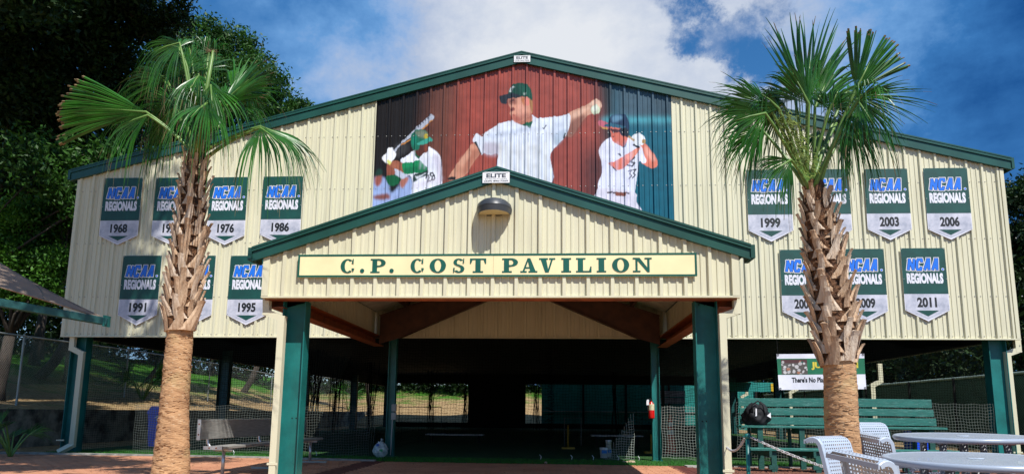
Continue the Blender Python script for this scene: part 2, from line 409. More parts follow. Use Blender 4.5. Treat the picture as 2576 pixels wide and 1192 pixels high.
# concrete kerb
mb = MB(); kp = [(-11.6, 13.62), (-8.5, 13.56), (-6, 13.38), (-4.3, 13.1), (-3.4, 12.95)]
for p, q in zip(kp[:-1], kp[1:]): mb.beam((*p, .012), (*q, .012), .11, .05)
mb.box(2.32, 3.1, 12.55, 12.88, -.02, .03); mb.box(3.2, 9.0, 12.84, 12.94, -.02, .03)
tag(mb.build('kerb', conc), 'pale concrete edging along the turf', kind='structure')
# mulch bed and its pebbles
mulch_m = mat('red_lava_mulch', (.26, .10, .055), .95, c2=(.07, .028, .02), vs=28, bump=.8, bs=60)
gxx, gyy = np.meshgrid(np.linspace(2.3, 16, 36), np.linspace(2.5, 12.84, 30), indexing='ij')
gvv = np.c_[gxx.ravel(), gyy.ravel(), (terrain(gxx, gyy)+.018).ravel()]
ii, jj = np.meshgrid(np.arange(35), np.arange(29), indexing='ij')
gff = np.stack([ii*30+jj, (ii+1)*30+jj, (ii+1)*30+jj+1, ii*30+jj+1], -1).reshape(-1, 4)
tag(mesh_np('mulch_bed', gvv, gff, mulch_m, smooth=True), 'reddish mulch bed right of the entrance', kind='structure')
n_p = 5200; px_ = rng.uniform(2.32, 10, n_p); py_ = rng.uniform(9.2, 12.8, n_p); s_ = rng.uniform(.010, .028, n_p)
O = np.array([(1, 0, 0), (-.5, .85, 0), (-.5, -.85, 0), (0, 0, .9)])
an = rng.uniform(0, 6.28, n_p); ca, sa = np.cos(an)[:, None], np.sin(an)[:, None]
PV = np.stack([px_[:, None]+s_[:, None]*(O[:, 0]*ca-O[:, 1]*sa), py_[:, None]+s_[:, None]*(O[:, 0]*sa+O[:, 1]*ca), .004+s_[:, None]*O[:, 2][None]*.8+0*ca], -1).reshape(-1, 3)
base = np.arange(n_p)[:, None, None]*4
PF = (base+np.array([(0, 1, 3), (1, 2, 3), (2, 0, 3)])[None]).reshape(-1, 3)
tag(mesh_np('mulch', PV, PF, mulch_m), 'loose reddish mulch chips beside the entrance', 'mulch', kind='stuff')
# fallen leaves on the pavers
n_l = 420; lx = rng.uniform(-12, 2, n_l); ly = rng.uniform(9.8, 13.2, n_l); ls = rng.uniform(.012, .03, n_l); la = rng.uniform(0, 6.28, n_l)
Q = np.array([(1, 0), (0, .45), (-1, 0), (0, -.45)])
LV = np.stack([lx[:, None]+ls[:, None]*(Q[:, 0]*np.cos(la)[:, None]-Q[:, 1]*np.sin(la)[:, None]), ly[:, None]+ls[:, None]*(Q[:, 0]*np.sin(la)[:, None]+Q[:, 1]*np.cos(la)[:, None]), .022+rng.uniform(0, .01, (n_l, 4))], -1).reshape(-1, 3)
leaf_dry = mat('dry_leaf', (.20, .10, .03), .8, c2=(.09, .045, .015), vs=6)
tag(mesh_np('fallen_leaves', LV, np.arange(n_l*4).reshape(-1, 4), leaf_dry), 'small dry brown leaves scattered on the pavers', 'leaves', kind='stuff')

# ------------------------------------------------------------------ pavilion
pavi = empty('sports_pavilion', (-.75, YB, 0), 'wide gabled cream ribbed metal building open below, with dark green trim', 'building')
mz = lambda x: zroof(x)-MH*.6
mbx0, mbx1 = U(950, 243, YB)[0], U(1688, 250, YB)[0]
panels(XL, XR, ph_main, ZB, mz, YB, pavi, cream, breaks=(mpk[0],))
def rake(parent, pk, le, ri, H, yb, depth, name='rake_trim', ext=0.):
    for e, s in ((le, -1), (ri, 1)):
        mb = MB()
        def band(o0, o1, ya, yb_, x_in=pk[0]):
            P = [(e[0], e[2]+o1), (x_in, pk[2]+o1), (x_in, pk[2]+o0), (e[0], e[2]+o0)]
            if s < 0: P = [P[3], P[2], P[1], P[0]]
            mb.ext(P, ya, yb_)
        band(-H, -H*.26, yb, yb+depth); band(-H*.23, 0, yb-.022, yb+depth); band(-H-.012, -H+.014, yb-.012, yb+depth-.01)
        band(-H*.262, -H*.228, yb+.012, yb+depth-.02)
        band(0.002, .03, yb-.03, yb+depth)
        # return piece at the eave
        mb.box(e[0]-.003*s, e[0]+s*.05, yb-.02, yb+depth+.25, e[2]-H*.95, e[2]+.02)
        mb.build(name, green_trim, parent)
rake(pavi, mpk, mle, mri, MH, YF, .066)
# roof: two sloping slabs 28 m deep, dark lining beneath
def slab(name, xa, za, xb, zb_, y0, y1, th, m_, parent):
    mb = MB(); P = [(xa, za-th), (xb, zb_-th), (xb, zb_), (xa, za)]
    mb.ext(P, y0, y1); return mb.build(name, m_, parent)
Yend = 42.2
slab('roof', mle[0], mle[2]-.03, mpk[0], mpk[2]-.03, YB+.05, Yend, .12, green_trim, pavi)
slab('roof', mpk[0], mpk[2]-.03, mri[0], mri[2]-.03, YB+.05, Yend, .12, green_trim, pavi)
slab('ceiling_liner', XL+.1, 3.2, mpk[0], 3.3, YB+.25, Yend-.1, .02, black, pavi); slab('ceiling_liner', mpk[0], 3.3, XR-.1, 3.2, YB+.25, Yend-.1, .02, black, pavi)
# side walls (upper) and inner liner of front wall
for X, s in ((XL, -1), (XR, 1)):
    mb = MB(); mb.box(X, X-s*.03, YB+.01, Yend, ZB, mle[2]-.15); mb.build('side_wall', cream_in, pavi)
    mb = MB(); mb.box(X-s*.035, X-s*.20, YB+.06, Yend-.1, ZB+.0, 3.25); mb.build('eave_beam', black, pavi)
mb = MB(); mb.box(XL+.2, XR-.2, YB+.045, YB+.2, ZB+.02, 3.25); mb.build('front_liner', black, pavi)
mb = MB(); mb.box(XL-.02, XR+.02, YB-.045, YB+.04, ZB-.022, ZB+.004); mb.build('base_trim', cream, pavi)
for X, s in ((XL, -1), (XR, 1)):
    mb = MB(); mb.box(X+s*.012, X-s*.06, YB-.048, YB+.05, ZB+.004, (mle if s < 0 else mri)[2]-MH*.9); mb.build('corner_trim', cream, pavi)
# screws
mb = MB()
for k in range(-40, 40):
    x = ph_main+k*RIB+.055
    if not XL < x < XR: continue
    for z in (ZB+.05, 3.35, 4.55, 5.75, 6.95):
        if z < zroof(x)-.4 and not (PXL+.0 < x < PXR and z < 3.2):
            mb.lathe([(.013, 0), (.010, .009), (0.0001, .011)], 6, Matrix.Translation((x, YB-.001, z)) @ Matrix.Rotation(math.pi/2, 4, 'X'))
            mb.lathe([(.013, 0), (.010, .009), (0.0001, .011)], 6, Matrix.Translation((x+.19, YB-.001, z)) @ Matrix.Rotation(math.pi/2, 4, 'X'))
tag(mb.build('screws', alum, pavi), kind='stuff')
def column(name, x, y, z1, w, d, m_, parent, web=True, z0=0, taper=0.):
    """H column, web facing the front, flanges on the left and right"""
    mb = MB(); t_ = .014
    wt = w+taper
    for s in (-1, 1):
        a0, a1 = x+s*w/2, x+s*wt/2
        P = [(a0, z0), (a1, z1), (a1-s*t_, z1), (a0-s*t_, z0)]
        if s > 0: P = P[::-1]
        mb.ext(P[::-1] if s < 0 else P[::-1], y-d/2, y+d/2)
    mb.ext([(x-w/2+t_, z0), (x+w/2-t_, z0), (x+wt/2-t_, z1), (x-wt/2+t_, z1)], y-.006, y+.006)
    mb.box(x-w/2-.03, x+w/2+.03, y-d/2-.03, y+d/2+.03, z0-.01, z0+.016)
    return mb.build(name, m_, parent)
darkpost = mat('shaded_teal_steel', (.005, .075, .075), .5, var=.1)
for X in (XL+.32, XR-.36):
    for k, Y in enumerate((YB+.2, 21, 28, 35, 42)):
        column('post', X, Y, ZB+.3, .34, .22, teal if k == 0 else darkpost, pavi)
for vx in (985.5, 1649): 
    g = G(vx, 1157); x = U(vx, 1000, YB+.12)[0]
    column('post', x, YB+.12, ZB+.1, .165, .15, teal, pavi)
# back wall with openings
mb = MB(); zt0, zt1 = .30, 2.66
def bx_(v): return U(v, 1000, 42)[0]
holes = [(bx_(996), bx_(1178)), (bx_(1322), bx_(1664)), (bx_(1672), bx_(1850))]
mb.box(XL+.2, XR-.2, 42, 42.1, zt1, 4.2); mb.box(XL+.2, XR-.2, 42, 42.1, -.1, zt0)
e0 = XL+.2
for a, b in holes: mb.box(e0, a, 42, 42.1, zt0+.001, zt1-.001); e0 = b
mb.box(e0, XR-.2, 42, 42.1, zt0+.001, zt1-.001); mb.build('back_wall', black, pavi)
mb = MB(); mb.box(XL+.2, XR-.2, 42.03, 42.08, 4.2, 6.2); mb.ext([(XL+.2, 6.2), (XR-.2, 6.2), (mpk[0], 8.4)], 42.03, 42.08); mb.build('back_gable', cream_in, pavi)
# downspouts of the main building
def spout(parent, pts, w=.085, d=.06):
    mb = MB()
    for p, q in zip(pts[:-1], pts[1:]):
        P, Q_ = np.array(p, float), np.array(q, float); t_ = (Q_-P)/np.linalg.norm(Q_-P)
        mb.beam(P-t_*w*.42, Q_+t_*w*.42, d if abs(t_[2]) > .5 else d-.004, w if True else w, up=(1, 0, .01) if abs(t_[2]) > .5 else (0, 0, 1))
    for z in (.25,): mb.box(pts[-1][0]-w*.8, pts[-1][0]+w*.8, pts[-1][1]-d*.56, pts[-1][1]-d*.5, z, z+.03)
    return mb.build('downspout', cream, parent)
yd = YB-.02+.08
a = U(188, 850, yd); b = U(185, 876, yd); c = U(206, 882, yd); e = U(172, 1115, yd)
spout(pavi, [(a[0]-.03, yd, ZB+.05), (a[0]-.03, yd, b[2]), (c[0]+.01, yd, c[2]-.06), (c[0]+.01, yd, .16), (c[0]-.17, yd-.10, .03)], .11, .08)
yd = YB+.15
a = U(2557, 850, yd); c = U(2533, 890, yd)
spout(pavi, [(a[0], yd, ZB+.05), (a[0], yd, c[2]+.08), (c[0], yd, c[2]), (c[0], yd, .1)], .11, .08)
# downspouts along the right side, seen through the hall
for Y in (20.4, 27.4, 34.4):
    spout(pavi, [(XR+.12, Y, ZB-.1), (XR+.12, Y, ZB-.55), (XR-.12, Y, ZB-.68), (XR-.12, Y, .3)], .12, .1)

# ------------------------------------------------------------------ entrance portico
port = empty('entrance_portico', (-.78, YP, 0), 'gabled cream entrance porch on teal steel columns carrying the pavilion name', 'porch')
pz_ = lambda x: zproof(x)-PH*.6
panels(PXL, PXR, ph_port, PZB, pz_, YP, port, cream, breaks=(ppk[0],))
rake(port, ppk, ple, pri, PH, YFP, .062)
mb = MB(); mb.box(PXL-.015, PXR+.015, YP-.042, YP+.05, PZB-.02, PZB+.003); mb.build('base_trim', cream, port)
mb = MB(); mb.box(PXL+.0, PXR, YP+.052, YP+.16, PZB-.035, PZB+.05); mb.build('front_beam', rust, port)
for X, s in ((PXL, -1), (PXR, 1)):
    mb = MB(); mb.box(X+s*.012, X-s*.075, YP-.0455, YP+.04, PZB+.003, pz_(X)); mb.build('corner_trim', cream, port)
    # side wall, ribbed sheet along the depth
    P = profile(YP+.05, YB-.05, .1); V = []
    for y, d in P: V += [(X+s*d, y, PZB), (X+s*d, y, zproof(X)-.053)]
    F = np.array([(2*i, 2*i+2, 2*i+3, 2*i+1) for i in range(len(P)-1)]); mesh_np('side_wall', V, F, cream, port)
    mb = MB(); mb.box(X-s*.004, X-s*.20, YP+.165, YB-.05, PZB-.12, PZB-.105); mb.box(X-s*.004, X-s*.018, YP+.165, YB-.05, PZB-.105, PZB+.06); mb.box(X-s*.004, X-s*.20, YP+.165, YB-.05, PZB+.06, PZB+.075)
    mb.build('side_beam', rust, port)
# insulated roof, seen from below
for e in (ple, pri):
    s = -1 if e is ple else 1
    mb = MB(); P = [(e[0], e[2]-.05), (ppk[0], ppk[2]-.05), (ppk[0], ppk[2]-.015), (e[0], e[2]-.015)]
    if s > 0: P = [P[1], P[0], P[3], P[2]]
    mb.ext(P, YP+.02, YB+.002); mb.build('roof', green_trim, port)
    mb = MB(); P = [(e[0]+(-s)*.2, zproof(e[0]-s*.2)-.075), (ppk[0], ppk[2]-.075), (ppk[0], ppk[2]-.055), (e[0]-s*.2, zproof(e[0]-s*.2)-.055)]
    if s > 0: P = [P[1], P[0], P[3], P[2]]
    mb.ext(P, YP+.03, YB-.07); mb.build('roof_lining', insul, port)
    # purlins
    for f_ in (.28, .55, .82):
        x = e[0]+(ppk[0]-e[0])*f_; z = zproof(x)-.08
        mb = MB(); mb.box(x-.03, x+.03, YP+.1, YB-.2, z-.17, z); mb.build('purlin', brownst, port)
    # rigid frame rafters: front and back
    for Y in (YP+.32, YB-.42):
        xi = PXL+.2 if s < 0 else PXR-.2
        z0 = zproof(xi)-.26; 
        mb = MB(); P = [(xi, PZB-.1), (xi-s*.42, PZB+.02), (ppk[0], ppk[2]-.60), (ppk[0], ppk[2]-.26), (xi, z0)]
        if s > 0: P = P[::-1]
        mb.ext(P, Y-.006, Y+.006)
        for (pa, pb) in ((P_ for P_ in [((xi-s*.42, PZB+.02), (ppk[0], ppk[2]-.60)), ((xi, z0), (ppk[0], ppk[2]-.26))])):
            mb.beam((pa[0], Y, pa[1]), (pb[0], Y, pb[1]), .15, .014)
        mb.build('rafter', brownst, port)
# front posts (their full H sections) and rear ones
yp_ = YP+.32
for (va, vb) in ((719.5, 776), (1744, 1800)):
    xa, xb = U(va, 770, yp_)[0], U(vb, 770, yp_)[0]
    column('post', (xa+xb)/2+.0, yp_, PZB-.02, xb-xa, .19, teal, port)
for va, vb in ((1098-357, 0), (1110-357, 0)): pass
mb = MB()
for (v, w_) in ((735, 1051), (745, 1051), (1767, 1059), (1777, 1059), (1758, 766), (1772, 766), (735, 764), (746, 764)):
    q = U(v, w_, yp_-.007); mb.lathe([(.001, .002), (.010, .001), (.010, 0)], 8, Matrix.Translation((q[0], yp_-.0075, q[2])) @ Matrix.Rotation(math.pi/2, 4, 'X'))
mb.build('bolt_holes', black, port)
# porch downspouts
yd = YP+.12
a = U(672, 752, yd); b = U(672, 786, yd); c = U(711, 798, yd)
spout(port, [(a[0], yd, PZB+.0), (b[0], yd, b[2]), (c[0], yd, c[2]-.02), (c[0]-.0, yd, .08)], .085, .09)
a = U(1848, 752, yd); b = U(1860, 783, yd); c = U(1816, 792, yd)
spout(port, [(a[0]+.02, yd, PZB+.0), (a[0]+.02, yd, b[2]), (c[0], yd, c[2]-.02), (c[0], yd, .08)], .085, .09)

# ------------------------------------------------------------------ name sign
sx0, sz1 = U(751, 638, YP-.05)[0], U(1250, 638, YP-.05)[2]; sx1, sz0 = U(1754, 690, YP-.05)[0], U(1250, 696, YP-.05)[2]
sign = empty('name_sign', ((sx0+sx1)/2, YP-.05, sz0), 'long pale yellow sign with green border reading C.P. COST PAVILION', 'sign')
yellow = mat('pale_yellow_face', (.86, .74, .43), .45, var=.06, vs=1.5)
grn = mat('sign_green', (.006, .095, .065), .4, var=.08)
xm = U(1241, 665, YP-.05)[0]
for a, b in ((sx0, xm-.0015), (xm+.0015, sx1)):
    mb = MB(); mb.box(a, b, YP-.050, YP-.038, sz0, sz1); mb.build('panel', yellow, sign)
mb = MB(); bw = .026
mb.box(sx0, sx1, YP-.053, YP-.0505, sz1-bw, sz1); mb.box(sx0, sx1, YP-.053, YP-.0505, sz0, sz0+bw)
mb.box(sx0, sx0+bw, YP-.053, YP-.0505, sz0+bw+.0005, sz1-bw-.0005); mb.box(sx1-bw, sx1, YP-.053, YP-.0505, sz0+bw+.0005, sz1-bw-.0005); mb.build('border', grn, sign)
def glyph(ch):
    """list of convex polygons in the unit box, slab-serif heavy face"""
    P = []; R_ = lambda a, b, c, d: P.append([(a, b), (c, b), (c, d), (a, d)])
    def ring(cx, cy, rx, ry, ix, iy, a0, a1, n=22):
        for i in range(n):
            t0, t1 = [math.radians(a0+(a1-a0)*(i+k)/n) for k in (0, 1)]
            P.append([(cx+ix*math.cos(t0), cy+iy*math.sin(t0)), (cx+rx*math.cos(t0), cy+ry*math.sin(t0)), (cx+rx*math.cos(t1), cy+ry*math.sin(t1)), (cx+ix*math.cos(t1), cy+iy*math.sin(t1))])
    if ch == '.': ring(.5, .5, .5, .5, .001, .001, 0, 360)
    if ch == 'I': R_(.2, .1, .8, .9); R_(0, 0, 1, .11); R_(0, .89, 1, 1)
    if ch == 'T': R_(.34, .1, .66, .9); R_(.18, 0, .82, .11); R_(0, .89, 1, 1); P.append([(0, .62), (.07, .62), (.16, .89), (0, .89)]); P.append([(.93, .62), (1, .62), (1, .89), (.84, .89)])
    if ch == 'L': R_(.12, .1, .46, .9); R_(0, .89, .62, 1); R_(0, 0, 1, .11); P.append([(.84, .11), (1, .11), (1, .42), (.93, .42)])
    if ch == 'P': R_(.12, .1, .44, .9); R_(0, 0, .62, .11); R_(0, .89, .6, 1); ring(.55, .71, .45, .29, .16, .18, -90, 90); R_(.44, .42, .56, .53); R_(.44, .895, .56, 1)
    if ch == 'O': ring(.5, .5, .5, .5, .2, .41, 0, 360, 36)
    if ch == 'C': ring(.5, .5, .5, .5, .2, .41, 48, 312, 30); P.append([(.78, .68), (.93, .62), (.93, 1), (.86, 1)]); P.append([(.78, .32), (.9, .05), (1, .3), (.92, .34)])
    if ch == 'S':
        ring(.47, .74, .42, .26, .14, .17, 30, 262, 18); ring(.5, .27, .45, .27, .15, .17, -150, 82, 18)
        P.append([(.80, .66), (.92, .66), (.92, 1), (.85, 1)]); P.append([(.04, 0), (.11, 0), (.18, .34), (.04, .34)])
        P.append([(.30, .52), (.52, .44), (.72, .50), (.44, .60)])
    if ch == 'V': P.append([(.38, 0), (.6, 0), (.44, .92), (.10, .92)]); P.append([(.5, 0), (.6, 0), (.86, .92), (.74, .92)]); R_(0, .89, .55, 1); R_(.62, .89, 1, 1)
    if ch == 'A': P.append([(.58, .08), (.9, .08), (.58, 1), (.40, 1)]); P.append([(.12, .08), (.24, .08), (.50, .95), (.42, 1)]); R_(0, 0, .38, .11); R_(.48, 0, 1, .11); R_(.24, .28, .7, .38)
    if ch == 'N': R_(.14, .1, .25, .92); R_(.76, 0, .88, .92); P.append([(.12, 1), (.76, 0), (.88, 0), (.88, .12), (.36, 1)]); R_(0, 0, .40, .11); R_(0, .89, .36, 1); R_(.62, .89, 1, 1)
    return P
zt_ = U(1250, 649.5, YP-.054)[2]; zb_ = U(1250, 685.5, YP-.054)[2]
for ch, a, b in (('C', 857, 892), ('.', 906, 917), ('P', 932, 970), ('.', 980, 991), ('C', 1033, 1067), ('O', 1081, 1122), ('S', 1139, 1170), ('T', 1182, 1223),
                 ('P', 1263, 1303), ('A', 1309, 1352), ('V', 1356, 1397), ('I', 1412, 1437), ('L', 1449, 1488), ('I', 1501, 1525), ('O', 1540, 1583), ('N', 1592, 1640)):
    xa, xb = U(a, 668, YP-.055)[0], U(b, 668, YP-.055)[0]
    h0, h1 = (zb_, zt_) if ch != '.' else (zb_, zb_+(xb-xa))
    mb = MB()
    for k, poly in enumerate(glyph(ch)):
        y = YP-.0535-.00012*k
        mb.add([(xa+(xb-xa)*p[0], y, h0+(h1-h0)*p[1]) for p in poly], [tuple(range(len(poly)))])
    mb.build('letter', grn, sign)

# builder's plates
def plate(cx, cy, w, h, Y, label):
    c = U(cx, cy, Y); sc = np.linalg.norm(U(cx+1, cy, Y)-c)
    w *= sc; h *= sc*1.02
    e = empty('builder_plate', (c[0], Y, c[2]-h/2), label, 'sign')
    mb = MB(); mb.box(c[0]-w/2, c[0]+w/2, Y-.004, Y, c[2]-h/2, c[2]+h/2); mb.build('plate', white, e)
    navy = mat('navy_print', (.02, .03, .05), .5, var=.05); grey = mat('grey_print', (.25, .27, .28), .5, var=.05)
    x0, x1 = c[0]-w/2, c[0]+w/2; z = c[2]-h/2
    put_text('lettering', 'ELITE', x0+w*.14, x1-w*.14, z+h*.48, z+h*.84, Y-.0055, navy, e, .03)
    put_text('lettering', 'STRUCTURES', x0+w*.1, x1-w*.1, z+h*.31, z+h*.40, Y-.0055, grey, e)
    put_text('lettering', '(229) 896-7569', x0+w*.06, x1-w*.06, z+h*.06, z+h*.24, Y-.0055, navy, e, .012)
    mb = MB(); mb.box(x0+w*.06, x1-w*.06, Y-.0052, Y-.0042, z+h*.89, z+h*.91); mb.build('line', grey, e)
plate(1248, 446.5, 68, 28, YFP-.024, 'white ELITE builder plate at the peak of the entrance porch')
plate(1313.5, 148.5, 41, 17, YF-.024, 'white ELITE builder plate at the top of the high gable')

# wall lamp
lc = U(1243.5, 540, YP-.03)
lamp = empty('wall_lamp', (lc[0], YP-.03, lc[2]), 'dark grey half-round wall lamp on the porch gable above the sign', 'lamp')
mb = MB(); nn, mm = 28, 9; V = []; F = []
pr_ = [(0.0, .162), (.0, .185), (.22, .205), (.223, .200), (.24, .205), (.62, .188), (.85, .135), (.97, .06), (1., .001)]
for (hz, rr) in [(0, .212), (.07, .222), (.075, .217), (.08, .222), (.135, .210), (.178, .165), (.203, .10), (.213, .001)]:
    for j in range(nn+1):
        w = math.pi+math.pi*j/nn; V.append((lc[0]+rr*1.04*math.cos(w), YP-.036+rr*1.35*math.sin(w), lc[2]-.02+hz))
for i in range(7):
    for j in range(nn): F.append((i*(nn+1)+j, i*(nn+1)+j+1, (i+1)*(nn+1)+j+1, (i+1)*(nn+1)+j))
mb.add(V, F); o = mb.build('hood', mat('charcoal_plastic', (.045, .050, .058), .42, var=.08), lamp); shade_auto(o, 50)
mb = MB(); V = [(lc[0]+.195*math.cos(math.pi+math.pi*j/20), YP-.04+.195*1.3*math.sin(math.pi+math.pi*j/20), lc[2]-.004) for j in range(21)]
mb.add(V, [tuple(range(21))]); mb.build('lens', mat('frosted_lens', (.62, .55, .32), .3, var=.1), lamp)
mb = MB(); mb.box(lc[0]-.1, lc[0]+.1, YP-.036, YP-.001, lc[2]-.01, lc[2]+.13); mb.build('mount', mat('charcoal_plastic', (.04, .04, .05)), lamp)

# ------------------------------------------------------------------ anniversary banners
ban_green = mat('banner_green', (.004, .068, .056), .5, c2=(.003, .045, .038), vs=4)
ban_silver = mat('banner_silver', (.60, .60, .68), .5, c2=(.34, .36, .44), vs=5, det=6)
ban_white = mat('banner_white', (.72, .72, .80), .5, var=.06)
ban_blue = mat('logo_blue', (.012, .16, .72), .45, var=.04)
ban_black = mat('banner_black', (.012, .014, .016), .5, var=.05)
LOGO = {'N': [((-.06, 0), (.22, 1)), ((.18, 1), (.70, 0)), ((.66, 0), (.94, 1))],
        'C': [((.86, .78), (.82, 1)), ((.82, 1), (.36, 1)), ((.36, 1), (.16, .80)), ((.16, .80), (.04, .2)), ((.04, .2), (.16, 0)), ((.16, 0), (.58, 0)), ((.58, 0), (.70, .22))],
        'A': [((.02, 0), (.60, 1)), ((.56, 1), (.78, 1)), ((.74, 1), (.66, 0)), ((.22, .28), (.68, .28))]}
def logo(name, x0, x1, z0, z1, y, m_, parent, ex):
    mb = MB(); H_ = z1-z0; W_ = (x1-x0)/4.75; k = 0
    for i, ch in enumerate('NCAA'):
        ox = x0+(.12+i*1.2)*W_
        for (a, b) in LOGO[ch]:
            A_ = np.array([ox+a[0]*W_, z0+H_*(.06+.88*a[1])]); B_ = np.array([ox+b[0]*W_, z0+H_*(.06+.88*b[1])]); d = (B_-A_)/np.linalg.norm(B_-A_); n = np.array([-d[1], d[0]])
            w_ = H_*(.105+ex/2); e_ = H_*(.08+ex/2); hz = abs(d[1]) < .1
            if not hz: e_ = H_*(.04+ex/2)
            P = [A_-d*e_-n*w_, B_+d*e_-n*w_, B_+d*e_+n*w_, A_-d*e_+n*w_]
            mb.add([(p[0], y-.00004*k, p[1]) for p in P], [(0, 1, 2, 3)]); k += 1
    return mb.build(name, m_, parent)
def banner(TL, TR, yt, BL, BR, ys, ytip, year, label):
    Y = YB-.040
    p, q, r, s = U(TL, yt, Y), U(TR, yt, Y), U(BL, ys, Y), U(BR, ys, Y)
    cx = (p[0]+q[0]+r[0]+s[0])/4; w = (q[0]-p[0]+s[0]-r[0])/2*.985; zt = (p[2]+q[2])/2; zs = (r[2]+s[2])/2; zp = U((BL+BR)/2, ytip, Y)[2]
    x0, x1 = cx-w/2, cx+w/2; H = zt-zp
    e = empty('regional_banner', (cx, Y, zp), label, 'banner', 'championship banners on the pavilion wall')
    mb = MB(); mb.ext([(x0, zs), (cx, zp), (x1, zs), (x1, zt), (x0, zt)], Y-.006, Y); mb.build('backing', ban_white, e)
    zm = zs+.26*(zt-zs)+.0
    mb = MB(); mb.add([(x0+.001, Y-.0075, zm), (x1-.001, Y-.0075, zm), (x1-.001, Y-.0075, zt-.001), (x0+.001, Y-.0075, zt-.001)], [(0, 1, 2, 3)]); mb.build('upper_field', ban_green, e)
    mb = MB(); d = .022; mb.add([(x0+d*.6, Y-.0075, zs+d*.3), (cx, Y-.0075, zp+d*1.8), (x1-d*.6, Y-.0075, zs+d*.3), (x1-d*.6, Y-.0075, zm-.004), (x0+d*.6, Y-.0075, zm-.004)], [(0, 1, 2, 3, 4)]); mb.build('lower_field', ban_silver, e)
    mb = MB(); aw = w*.26; za = zs+.0*(zs-zp); mb.add([(cx-aw, Y-.009, za-.005), (cx, Y-.009, za-(zs-zp)*.55), (cx+aw, Y-.009, za-.005)], [(0, 1, 2)]); mb.build('arrowhead', ban_green, e)
    hh = zt-zs
    la, lb = zt-hh*.36, zt-hh*.175
    for nm_, ex_, yo_, m_ in (('logo_outline', .17, .0085, ban_white), ('logo_edge', .06, .0100, ban_black), ('logo', .0, .0115, ban_blue)): logo(nm_, x0+w*.13, x1-w*.16, la, lb, Y-yo_, m_, e, ex_)
    mb = MB(); mb.lathe([(.001, 0), (.02, 0)], 10, Matrix.Translation((x1-w*.085, Y-.0115, la+.018)) @ Matrix.Rotation(math.pi/2, 4, 'X')); mb.build('logo_dot', ban_blue, e)
    mb = MB(); mb.lathe([(.001, 0), (.029, 0)], 10, Matrix.Translation((x1-w*.085, Y-.0095, la+.018)) @ Matrix.Rotation(math.pi/2, 4, 'X')); mb.build('logo_dot', ban_white, e)
    put_text('lettering', 'REGIONALS', x0+w*.09, x1-w*.09, zt-hh*.575, zt-hh*.405, Y-.0085, ban_white, e, .06)
    mb = MB()
    for (sx_, sz_) in ((x0+.02, zt-.02), (x1-.02, zt-.02), (x0+.02, (zt+zs)/2), (x1-.02, (zt+zs)/2), (x0+.02, zs+.02), (x1-.02, zs+.02)): mb.lathe([(.010, 0), (.008, .005), (.0001, .006)], 6, Matrix.Translation((sx_, Y-.0076, sz_)) @ Matrix.Rotation(math.pi/2, 4, 'X'))
    mb.build('fixings', alum, e)
    put_text('year', year, cx-w*.22, cx+w*.22, zs+hh*.045, zs+hh*.205, Y-.009, ban_black, e, .045)
LB = 'green pennant banner for %s, %s'
banner(262, 360, 448, 250, 348, 593, 616, '1968', LB % ('1968', 'upper row next to the shaded corner'))
banner(392, 491, 447, 381, 482, 593, 615, '1972', LB % ('a half hidden 1970s year', 'upper row behind the palm trunk'))
banner(529, 626, 446, 519, 616, 593, 616, '1976', LB % ('1976', 'upper row just past the palm trunk'))
banner(662, 762, 444, 654, 758, 590, 613, '1986', LB % ('1986', 'upper row behind drooping palm leaves'))
banner(310, 407, 643, 296, 397, 792, 818, '1991', LB % ('1991', 'lower row left of the palm'))
banner(446, 544, 643, 436, 533, 792, 817, '1994', LB % ('a year ending in 4', 'lower row mostly behind the trunk'))
banner(580, 680, 643, 570, 672, 792, 817, '1995', LB % ('1995', 'lower row cut off by the porch'))
banner(1877, 1990, 427, 1881, 1995, 580, 608, '1999', LB % ('1999', 'upper row under drooping fan leaves'))
banner(2022, 2135, 426, 2030, 2144, 579, 606, '2001', LB % ('a year ending in 1', 'upper row behind the right palm trunk'))
banner(2172, 2282, 425, 2181, 2295, 577, 604, '2003', LB % ('2003', 'upper row right of the palm'))
banner(2321, 2433, 423, 2333, 2447, 577, 603, '2006', LB % ('2006', 'upper row nearest the building end'))
banner(1960, 2071, 628, 1967, 2079, 784, 811, '2007', LB % ('2007', 'lower row touching the palm trunk'))
banner(2114, 2223, 626, 2122, 2235, 782, 810, '2009', LB % ('2009', 'lower row right of the trunk'))
banner(2264, 2377, 624, 2276, 2390, 780, 808, '2011', LB % ('2011', 'lower row nearest the building end'))
# ------------------------------------------------------------------ printed player mural on the ribbed wall
VX0, VY0, SC = 930., 130., 1.6
NX, NY = int(780*SC), int(460*SC)
img = np.zeros((NY, NX, 3), np.float32)
def lin(c): return np.array(s2l(c), np.float32)
yy, xx = np.mgrid[0:NY, 0:NX]; vxx = VX0+(xx+.5)/SC; vyy = VY0+(yy+.5)/SC
def blur(a, r):
    r = max(1, int(r*SC))
    for ax in (0, 1):
        for _ in range(2):
            p = [(0, 0)]*a.ndim; p[ax] = (r, r); b = np.pad(a, p, 'edge'); c = np.cumsum(b, axis=ax, dtype=np.float64)
            z = np.take(c, [0], axis=ax)*0; c = np.concatenate([z, c], ax)
            n_0 = a.shape[ax]
            hi = np.take(c, np.arange(2*r+1, 2*r+1+n_0), axis=ax) if c.shape[ax] > 2*r+n_0 else np.take(c, np.arange(2*r, 2*r+n_0), axis=ax)
            lo = np.take(c, np.arange(0, n_0), axis=ax); a = ((hi-lo)/(2*r+1)).astype(np.float32)
    return a
